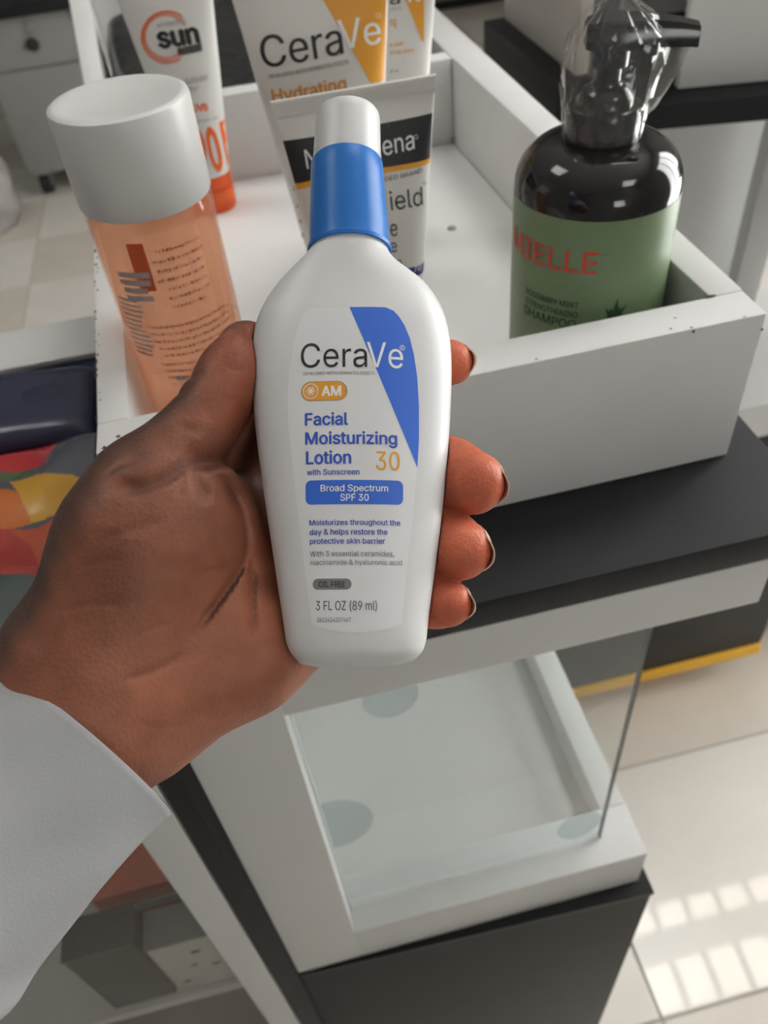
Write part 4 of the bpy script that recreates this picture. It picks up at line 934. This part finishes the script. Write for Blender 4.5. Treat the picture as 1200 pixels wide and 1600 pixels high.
# fingernails: thin curved plates on the back of each fingertip, free edge past the tip
nailm = mat('nail', (0.70, 0.50, 0.40), 0.3, 0, 10, 0.05, 60); 
def nail(a, b, r, side, wide=0.9, over=1.7):
    """thin plate hugging the back of the fingertip and curving over its end, free edge a little proud"""
    a = np.asarray(a); b = np.asarray(b); ax = nrm(b - a); s = np.asarray(side, float); s = nrm(s - ax * (s @ ax)); t = np.cross(ax, s)
    rows = []; NU = 14
    for layer in (0.0, 0.40):
        for i in range(NU + 1):
            u = i / NU; e = -0.45 * r + u * 1.45 * r
            w = wide * (0.72 + 0.28 * math.sin(math.pi * min(0.5, u * 0.9))) * (1 if u < 0.8 else math.sqrt(max(0.05, 1 - ((u - 0.8) / 0.23) ** 2)))
            rr = r + 0.20 - layer; row = []
            for j in range(11):
                aw = w * (j - 5) / 5
                if e <= 0: q = b + ax * e + (s * math.cos(aw) + t * math.sin(aw)) * rr
                else:
                    ph = min(e / r, 1.0) * 1.02; out = over * max(0, (u - 0.80) / 0.20) ** 1.3
                    q = b + (s * math.cos(aw) + t * math.sin(aw)) * rr * math.cos(ph) + ax * (rr * math.sin(ph) + out)
                row.append(tuple(q / 1000))
            rows.append(row)
    bm = bmesh.new(); vs = [[bm.verts.new(p) for p in r_] for r_ in rows]; top, bot = vs[:NU + 1], vs[NU + 1:]
    for A in (top, bot):
        for x, y in zip(A[:-1], A[1:]):
            for j in range(10): bm.faces.new((x[j], x[j + 1], y[j + 1], y[j]))
    def rim(A): return A[0][:] + [A[i][10] for i in range(1, NU + 1)] + [A[NU][j] for j in range(9, -1, -1)] + [A[i][0] for i in range(NU - 1, 0, -1)]
    lo, hi = rim(top), rim(bot)
    for k in range(len(lo)): bm.faces.new((lo[k], lo[(k + 1) % len(lo)], hi[(k + 1) % len(lo)], hi[k]))
    return mk('fingernail', bm, nailm, person)
for nm, sd in (('index', (0.2, 1, 0.25)), ('middle', (0.55, 0.75, 0.35)), ('ring', (0.55, 0.75, 0.3)), ('little', (0.5, 0.8, 0.2))):
    (a, _), (b_, r_) = FINGER[nm][-2:]; nail(a, b_, r_, sd)
(a, _), (b_, r_) = th[-2:]; nail(a, b_, r_, (-0.75, 0.6, 0.1), 0.8, 0.3)
# sleeve of a white shirt: open cuff, folds, inner side visible
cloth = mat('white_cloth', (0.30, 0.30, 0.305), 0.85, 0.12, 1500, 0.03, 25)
u1_ = nrm(hp((252, 1275), 4) - hp((2, 1048), 4)); u1_ = nrm(u1_ - axd * (u1_ @ axd)); v1_ = np.cross(axd, u1_)
if v1_[1] > 0: v1_ = -v1_
rings_o = []
NS, NR_ = 110, 46
def sleeve_pt(s, i, inner=0.0):
    a = 2 * math.pi * i / NS; ce = ca + axd * s
    cu = math.cos(a); su = math.sin(a)
    g = 1 - 0.0004 * s + 0.0022 * max(0, s - 110)
    w = 28.3 * g; d = 24.0 * g
    fold = (0.9 * math.sin(3 * a + s * 0.05) * min(1, s / 20) + 0.8 * math.sin(7 * a - s * 0.11 + 1) * min(1, s / 30) * (0.6 + 0.4 * math.sin(s * 0.13)) + 1.4 * math.exp(-((s - 52 - 6 * math.sin(2 * a)) / 5) ** 2) - 1.2 * math.exp(-((s - 62 - 6 * math.sin(2 * a)) / 6) ** 2))
    # the cuff is cut straight, a little longer at the outer corner
    lift = 4.0 * max(0, cu) ** 3 * math.exp(-s / 9.0)
    ce = ce - axd * (6.0 * max(0, -su) * (0.4 + 0.6 * max(0, cu)) * math.exp(-max(s, 0) / 15.0))
    p = ce + u1_ * ((w + 7.0 * max(0, -cu) ** 2 + fold - inner) * cu + lift * 0.6) + v1_ * ((d + fold - inner) * su)
    return tuple(p / 1000)
ss = np.concatenate([np.linspace(0, 6, 6), np.linspace(8, 118, NR_), np.linspace(124, 290, 22)])
for s in ss[::-1]: rings_o.append([sleeve_pt(s, i) for i in range(NS)])
rings_o.append([sleeve_pt(-0.5, i, 0.5) for i in range(NS)])
for s in (0.3, 3, 8, 16, 26, 40): rings_o.append([sleeve_pt(s, i, 1.1) for i in range(NS)])
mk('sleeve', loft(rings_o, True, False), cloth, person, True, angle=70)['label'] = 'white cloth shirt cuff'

# ================================================================== LEFT NEIGHBOUR SHOWCASE
lf = thing('glass_showcase', 'white framed showcase with boxes behind its glass, left under the hand', 'showcase', (-0.3, 0.34, ZF))
LX1 = -0.0945
box('right_stile', -0.1165, LX1, YS, YS + 0.018, -0.93, -0.0185, white_board, lf)
box('top_rail', -0.60, -0.1165, YS, YS + 0.018, -0.06, -0.0185, white_board, lf)
box('worktop', -0.62, LX1 - 0.0005, YS - 0.002, 0.4985, -0.018, -0.0005, navy_top, lf)
box('rear_ledge', -0.62, LX1 - 0.0008, 0.4535, 0.4985, -0.0004, 0.004, white_board, lf, 0.0015)
box('side_panel', -0.112, LX1 - 0.0008, YS + 0.0185, 0.49, -0.93, -0.0185, mat('side_grey', (0.34, 0.33, 0.31), 0.6), lf)
box('back_panel', -0.60, -0.113, 0.478, 0.49, -0.93, -0.0185, white_board, lf)
box('case_fill_light', -0.55, -0.13, YS + 0.026, YS + 0.040, -0.031, -0.0185, emit('case_fill_dim', (1, 0.97, 0.92), 3.5), lf, 0)  # another added strip, there to lift the boxes behind the glass
box('upper_shelf', -0.60, -0.113, YS + 0.025, 0.477, -0.47, -0.458, white_board, lf)
box('lower_shelf', -0.60, -0.113, YS + 0.025, 0.477, -0.76, -0.748, taupe, lf)
g2 = box('glass_pane', -0.60, -0.1167, YS + 0.007, YS + 0.010, -0.93, -0.06, clear('showcase_glass', (0.93, 0.93, 0.92), 0.6, 0.015, (0.6, 0.6, 0.6), 0.03, 1.5), lf, 0)
box('base', -0.60, LX1 - 0.0008, YS + 0.02, 0.49, ZF + 0.001, -0.9305, dark_base, lf)
# goods on its shelves
boxw = mat('carton_white', (0.52, 0.51, 0.47), 0.6, 0, 10, 0.08, 30); boxo = mat('carton_orange', (0.66, 0.12, 0.02), 0.5, 0, 10, 0.1, 30); boxd = mat('carton_dark', (0.045, 0.04, 0.037), 0.6, 0, 10, 0.2, 20); boxg = mat('carton_grey', (0.20, 0.20, 0.19), 0.6)
def carton(name, label, x0, x1, y0, y1, z0, z1, m, lid=None, band=None):
    t = thing(name, label, 'box', ((x0 + x1) / 2, (y0 + y1) / 2, z0))
    box('carton_body', x0, x1, y0, y1, z0, z1 - 0.004, m, t, 0.0012); box('carton_lid', x0 - 0.0008, x1 + 0.0008, y0 - 0.0008, y1 + 0.0008, z1 - 0.0038, z1, lid or m, t, 0.001)
    if band: box('printed_band', x0 + 0.004, x1 - 0.004, y0 - 0.0011, y0 - 0.0003, z0 + (z1 - z0) * 0.35, z0 + (z1 - z0) * 0.6, band, t, 0)
    return t
ZS = -0.4578
carton('cosmetics_box', 'pale flat box under the orange box in the left showcase', -0.228, -0.148, 0.288, 0.345, ZS, ZS + 0.027, boxw)
carton('cosmetics_box', 'orange box with white strip seen through the left showcase glass', -0.226, -0.150, 0.290, 0.343, ZS + 0.0272, ZS + 0.086, boxo, None, boxw)
carton('cosmetics_box', 'tall pale box standing behind the orange box in the left showcase', -0.245, -0.120, 0.360, 0.430, ZS, ZS + 0.185, boxw)
carton('cosmetics_box', 'dark box with folded lid left of the spotted white box', -0.2320, -0.1820, 0.236, 0.264, ZS, ZS + 0.122, boxd)
tb = carton('cosmetics_box', 'pale box with a grey top and small spots, right of the dark box', -0.1785, -0.1330, 0.2355, 0.262, ZS, ZS + 0.106, boxw, boxg)
for (x, z, r) in ((-0.168, 0.022, 0.0026), (-0.155, 0.052, 0.0022), (-0.140, 0.044, 0.0026), (-0.148, 0.078, 0.003)):
    bm = bmesh.new(); bmesh.ops.create_uvsphere(bm, u_segments=10, v_segments=6, radius=r)
    for v in bm.verts: v.co = (x + v.co.x * 1.4, 0.2352 + v.co.y * 0.2, ZS + z + v.co.z * 0.7)
    mk('leaf_spot', bm, mat('spot_olive', (0.10, 0.09, 0.04), 0.6), tb, True, True)

# ================================================================== PRINTED PLASTIC BAGS ON THE LEFT WORKTOP
def pouch(name, label, cat, outline_fn, zf, m, n1=56, n2=44):
    bm = bmesh.new(); vs = []
    for j in range(n2 + 1):
        r = []
        for i in range(n1 + 1):
            x, y = outline_fn(i / n1, j / n2); r.append(bm.verts.new((x, y, zf(i / n1, j / n2))))
        vs.append(r)
    for a, b in zip(vs[:-1], vs[1:]):
        for i in range(n1): bm.faces.new((a[i], a[i + 1], b[i + 1], b[i]))
    ed = [e for e in bm.edges if len(e.link_faces) == 1]; ex = bmesh.ops.extrude_edge_only(bm, edges=ed)
    for v in [g for g in ex['geom'] if isinstance(g, bmesh.types.BMVert)]: v.co.z = 0.0006
    return bm
def wrinkle(x, y): return 0.0018 * math.sin(70 * x + 40 * y) * math.sin(60 * y - 30 * x + 1) + 0.0008 * math.sin(120 * x - 100 * y) + 0.0003 * math.sin(230 * y + 90 * x + 2)
def pil(s, t, k=4): return max(0, (1 - abs(2 * s - 1) ** k)) ** 0.6 * max(0, (1 - abs(2 * t - 1) ** k)) ** 0.6
# corner points measured on the bag, at about 3 cm above the worktop
def quadfn(px, z):
    A, B, Cc, Dd = [onz(p, z)[:2] for p in px]
    return lambda s, t: tuple((A * (1 - s) + B * s) * (1 - t) + (Dd * (1 - s) + Cc * s) * t)
navym = mat('bag_navy', (0.022, 0.026, 0.060), 0.25, 0.45, 30, 0.3, 20)
qf = quadfn([(-150, 720), (146, 672), (150, 566), (-150, 606)], 0.006)
qf2 = lambda s, t: tuple(np.array(qf(s, t)) )
bm = pouch('b', '', '', qf2, lambda s, t: 0.0008 + 0.010 * pil(s, t, 8) + 0.6 * wrinkle(*qf2(s, t)) * pil(s, t), navym)
for v in bm.verts:
    v.co.z = max(v.co.z, 0.0004)
    v.co.x = min(v.co.x, -0.0955 if v.co.z < 0.02 else -0.09); v.co.y = min(v.co.y, 0.4525)
o = mk('plastic_bag', bm, navym, None, True, angle=80); info(o, 'navy blue glossy plastic bag lying by the white ledge at the left edge', 'bag')
cm = bpy.data.materials.new('bag_print'); cm.use_nodes = True; nt = cm.node_tree; b = nt.nodes['Principled BSDF']
av = nt.nodes.new('ShaderNodeVertexColor'); av.layer_name = 'print'; nt.links.new(av.outputs['Color'], b.inputs['Base Color']); b.inputs['Roughness'].default_value = 0.25; b.inputs['Coat Weight'].default_value = 0.6; b.inputs['Coat Roughness'].default_value = 0.08
tcn = nt.nodes.new('ShaderNodeTexCoord'); n3 = nt.nodes.new('ShaderNodeTexNoise'); n3.inputs['Scale'].default_value = 38; n3.inputs['Detail'].default_value = 3; n3.inputs['Distortion'].default_value = 1.2; nt.links.new(tcn.outputs['Object'], n3.inputs['Vector'])
bp = nt.nodes.new('ShaderNodeBump'); bp.inputs['Strength'].default_value = 0.34; bp.inputs['Distance'].default_value = 0.004; nt.links.new(n3.outputs['Fac'], bp.inputs['Height']); nt.links.new(bp.outputs['Normal'], b.inputs['Normal'])
qg = quadfn([(-190, 1080), (170, 960), (172, 640), (-150, 690)], 0.02)
bm = pouch('b', '', '', qg, lambda s, t: 0.0012 + 0.020 * pil(s, t, 6) * (0.75 + 0.35 * math.sin(5 * s + 2.5 * t)) + 1.1 * wrinkle(*qg(s, t)) * pil(s, t), cm, 220, 170)
for v in bm.verts: v.co.z = max(v.co.z, 0.0005); v.co.x = min(v.co.x, -0.0958)
PRINT = [((0.075, 0.078, 0.098), None),
  ((0.035, 0.055, 0.050), [(-60, 1000), (-60, 900), (105, 850), (120, 900), (60, 985), (0, 1000)]),
  ((0.38, 0.035, 0.028), [(-200, 910), (0, 893), (60, 880), (140, 800), (150, 740), (60, 800), (0, 805), (-200, 830)]),
  ((0.44, 0.075, 0.028), [(0, 806), (45, 800), (60, 792), (145, 745), (150, 840), (100, 860), (55, 878), (35, 830)]),
  ((0.50, 0.13, 0.02), [(-200, 745), (0, 742), (20, 750), (36, 792), (0, 806), (-200, 815)]),
  ((0.52, 0.27, 0.020), [(0, 726), (55, 718), (105, 724), (145, 745), (100, 770), (70, 782), (36, 792), (18, 750)]),
  ((0.06, 0.10, 0.035), [(-20, 712), (0, 708), (30, 706), (46, 714), (0, 722), (-20, 726)]),
  ((0.42, 0.018, 0.022), [(-150, 660), (0, 655), (20, 645), (50, 648), (78, 664), (55, 705), (25, 706), (0, 708), (-150, 710)]),
  ((0.55, 0.42, 0.42), [(-150, 640), (0, 625), (28, 640), (10, 652), (-150, 668)])]
def inpoly(p, poly):
    x, y = p; c = False; j = len(poly) - 1
    for i in range(len(poly)):
        (xi, yi), (xj, yj) = poly[i], poly[j]
        if (yi > y) != (yj > y) and x < (xj - xi) * (y - yi) / (yj - yi) + xi: c = not c
        j = i
    return c
cols = []
PW = [(c, [tuple(onz(p, 0.02)[:2]) for p in poly] if poly else None) for c, poly in PRINT]
for v in bm.verts:
    k = PW[0][0]
    for c, poly in PW[1:]:
        if inpoly((v.co.x, v.co.y), poly): k = c
    cols.append((*k, 1))
o = mk('snack_bag', bm, cm, None, True, angle=80)
at_ = o.data.color_attributes.new('print', 'FLOAT_COLOR', 'POINT'); at_.data.foreach_set('color', np.array(cols, np.float32).ravel())
info(o, 'shiny bag printed red, orange and yellow beside the wrist at left', 'bag')

# ================================================================== NEIGHBOUR UNIT BEHIND RIGHT
un = thing('display_counter', 'second black based showcase with white deck and yellow trim, at right behind', 'counter', (0.49, 0.78, ZF))
FY = 0.652
box('base_cabinet', 0.20, 0.680, FY, 1.10, -0.868, -0.3935, dark_base, un)
box('yellow_trim', 0.20, 0.682, FY - 0.004, 1.10, -0.893, -0.8685, yellow_trim, un)
box('deck', 0.20, 1.10, FY - 0.006, 0.862, -0.392, -0.340, white_board, un, 0.001)
box('deck_post', 0.90, 1.10, FY + 0.02, 1.10, ZF + 0.003, -0.3925, dark_base, un)
for (x, y) in ((0.25, 0.70), (0.63, 0.70), (0.25, 1.04), (0.63, 1.04)):
    ct = mk('caster', tubebm([(x - 0.010, y, ZF + 0.0235), (x + 0.010, y, ZF + 0.0235)], 0.0225, 24), rubber, un, True, True)
    fk = bmesh.new(); boxbm(x - 0.014, x - 0.0108, y - 0.010, y + 0.010, ZF + 0.018, ZF + 0.052, 0, fk); boxbm(x + 0.0108, x + 0.014, y - 0.010, y + 0.010, ZF + 0.018, ZF + 0.052, 0, fk); boxbm(x - 0.016, x + 0.016, y - 0.016, y + 0.016, ZF + 0.050, ZF + 0.057, 0, fk)
    mk('caster_fork', fk, steel, ct, True, True)
box('back_panel', 0.25, 0.664, 0.864, 0.880, -0.340, -0.030, white_board, un)
RZ = -0.21
s2 = thing('counter_worktop', 'black slab behind the pump bottle, carrying the white box counter', 'worktop', (0.362, 0.690, -0.0225), RZ)
box('slab', 0.0, 0.55, 0.0, 0.40, 0.0, 0.0215, black_board, s2, 0.0009, False)
box('side_block', 0.2810, 0.345, 0.6830, 0.8830, 0.0003, 0.0328, black_edge, s2, 0.0009, True)
box('support_post', 0.20, 0.23, 0.175, 0.205, -0.3165, -0.0003, white_board, s2, 0.0005, False)
wb = thing('white_box_counter', 'white box with shade painted on its side, standing on the black slab at top right', 'box', (0.362, 0.690, 0.0002), RZ)
box('front_panel', 0.040, 0.55, 0.030, 0.042, 0.0, 0.095, white_board, wb, 0.0008, False)
box('side_panel', 0.3000, 0.3110, 0.6900, 0.8750, 0.0330, 0.150, taupe, wb, 0.0008, True)  # taupe holds the shade on the white box's left face
box('back_panel', 0.040, 0.55, 0.258, 0.270, 0.0, 0.095, white_board, wb, 0.0008, False)
box('top_panel', 0.026, 0.552, 0.028, 0.272, 0.0952, 0.107, white_board, wb, 0.0008, False)

# ================================================================== FAR BACKGROUND
gy = 3.20
greyw = mat('cabinet_grey', (0.25, 0.245, 0.235), 0.5, 0.04, 100, 0.04, 8)
dc = thing('drawer_cabinet', 'pale drawer cabinet on black casters at the top left of the tiled floor', 'cabinet', (-0.56, gy + 0.25, ZF))
box('cabinet_body', -0.712, -0.392, gy + 0.016, gy + 0.5, -0.865, -0.375, greyw, dc)
dr = box('drawer_front', -1.00, -0.392, gy, gy + 0.015, -0.522, -0.372, greyw, dc, 0.003)
do_ = box('door_front', -0.708, -0.392, gy, gy + 0.015, -0.865, -0.527, greyw, dc, 0.003)
box('worktop', -1.02, -0.36, gy - 0.03, gy + 0.52, -0.369, -0.335, black_board, dc, 0.002)
box('side_return', -0.385, -0.355, gy - 0.01, gy + 0.5, ZF + 0.002, -0.371, white_board, dc, 0.002)
k_ = ony((52, 67), gy); l_ = ony((46, 41), gy)
kb = lathebm([(0.0002, 0.026), (0.016, 0.025), (0.021, 0.018), (0.016, 0.010), (0.008, 0.006), (0.008, 0)], 24); kb.transform(Matrix.Translation(Vector((k_[0], gy, k_[2]))) @ Matrix.Rotation(math.pi / 2, 4, 'X')); mk('knob', kb, rubber, dr, True, True)
kb = lathebm([(0.0002, 0.010), (0.012, 0.009), (0.013, 0.0)], 20); kb.transform(Matrix.Translation(Vector((l_[0], gy, l_[2]))) @ Matrix.Rotation(math.pi / 2, 4, 'X')); mk('lock', kb, steel, dr, True, True)
for (x, y) in ((-0.665, gy + 0.04), (-0.43, gy + 0.04), (-0.665, gy + 0.45), (-0.43, gy + 0.45)):
    ct = mk('caster', tubebm([(x - 0.018, y, ZF + 0.0355), (x + 0.018, y, ZF + 0.0355)], 0.034, 24), rubber, dc, True, True)
    fk = bmesh.new(); boxbm(x - 0.024, x - 0.019, y - 0.012, y + 0.012, ZF + 0.03, ZF + 0.078, 0, fk); boxbm(x + 0.019, x + 0.024, y - 0.012, y + 0.012, ZF + 0.03, ZF + 0.078, 0, fk); boxbm(x - 0.03, x + 0.03, y - 0.03, y + 0.03, ZF + 0.076, ZF + 0.0845, 0, fk)
    mk('caster_fork', fk, steel, ct, True, True)
sk = bmesh.new(); bmesh.ops.create_icosphere(sk, subdivisions=4, radius=1)
for v in sk.verts:
    n = v.co.normalized(); q = 1 + 0.10 * math.sin(5 * n.x + 3 * n.z) * math.sin(4 * n.y + 1) + 0.05 * math.sin(11 * n.z + 7 * n.x) + 0.03 * math.sin(17 * n.y - 9 * n.z)
    v.co = (-0.89 + 0.17 * n.x * q, gy - 0.20 + 0.14 * n.y * q, max(ZF + 0.0005, -0.80 + 0.19 * n.z * q))
info(mk('white_sack', sk, mat('sack_white', (0.42, 0.41, 0.39), 0.55, 0.2, 15, 0.05, 6), None, True, False, 80), 'slumped white plastic sack beside the drawer cabinet at the left edge', 'sack')
rc = thing('wall_cabinet', 'long low grey cabinet along the far wall behind everything', 'cabinet', (0.9, 4.95, ZF))
box('cabinet_body', -0.2, 1.85, 4.75, 5.3, ZF + 0.05, -0.25, mat('cabinet_dim', (0.25, 0.25, 0.245), 0.6), rc)
box('plinth', -0.2, 1.85, 4.79, 5.3, ZF + 0.0005, ZF + 0.0495, dark_base, rc)
for k in range(6): x = -0.19 + 0.34 * k; d = box('door_front', x, x + 0.33, 4.733, 4.7495, ZF + 0.06, -0.26, [greyw, mat('cabinet_mid', (0.33, 0.33, 0.32), 0.5)][k % 2], rc, 0.003); box('handle', x + 0.29, x + 0.305, 4.715, 4.7325, -0.50, -0.35, steel, d, 0.003)
nv = MW['white_box_counter'] @ Vector((0.085, 0.064, 0.1072))
t = thing('navy_carton', 'navy blue carton on top of the white box counter, cut by the frame', 'box', tuple(nv), RZ)
box('carton_body', -0.045, 0.045, -0.03, 0.03, 0, 0.05, mat('carton_navy', (0.02, 0.018, 0.10), 0.4), t, 0.001, False); box('carton_lid', -0.046, 0.046, -0.031, 0.031, 0.0502, 0.056, mat('carton_black', (0.012, 0.012, 0.014), 0.4), t, 0.001, False)
t = thing('cream_pouch', 'small cream pouch at the far end of the black slab', 'pouch', (0.3350, 0.868, 0.0330), 0.2)
pb = loft([superring(0.009, 0.007, 0.0, 3, 24), superring(0.010, 0.0075, 0.006, 3, 24), superring(0.007, 0.004, 0.016, 2.4, 24), superring(0.005, 0.0008, 0.0230, 2, 24)])
mk('pouch_body', pb, mat('pouch_cream', (0.55, 0.47, 0.34), 0.5, 0.1, 60), t); box('pouch_seal', -0.005, 0.005, -0.0006, 0.0006, 0.0231, 0.027, mat('pouch_seal', (0.5, 0.42, 0.3), 0.5), t, 0, False)
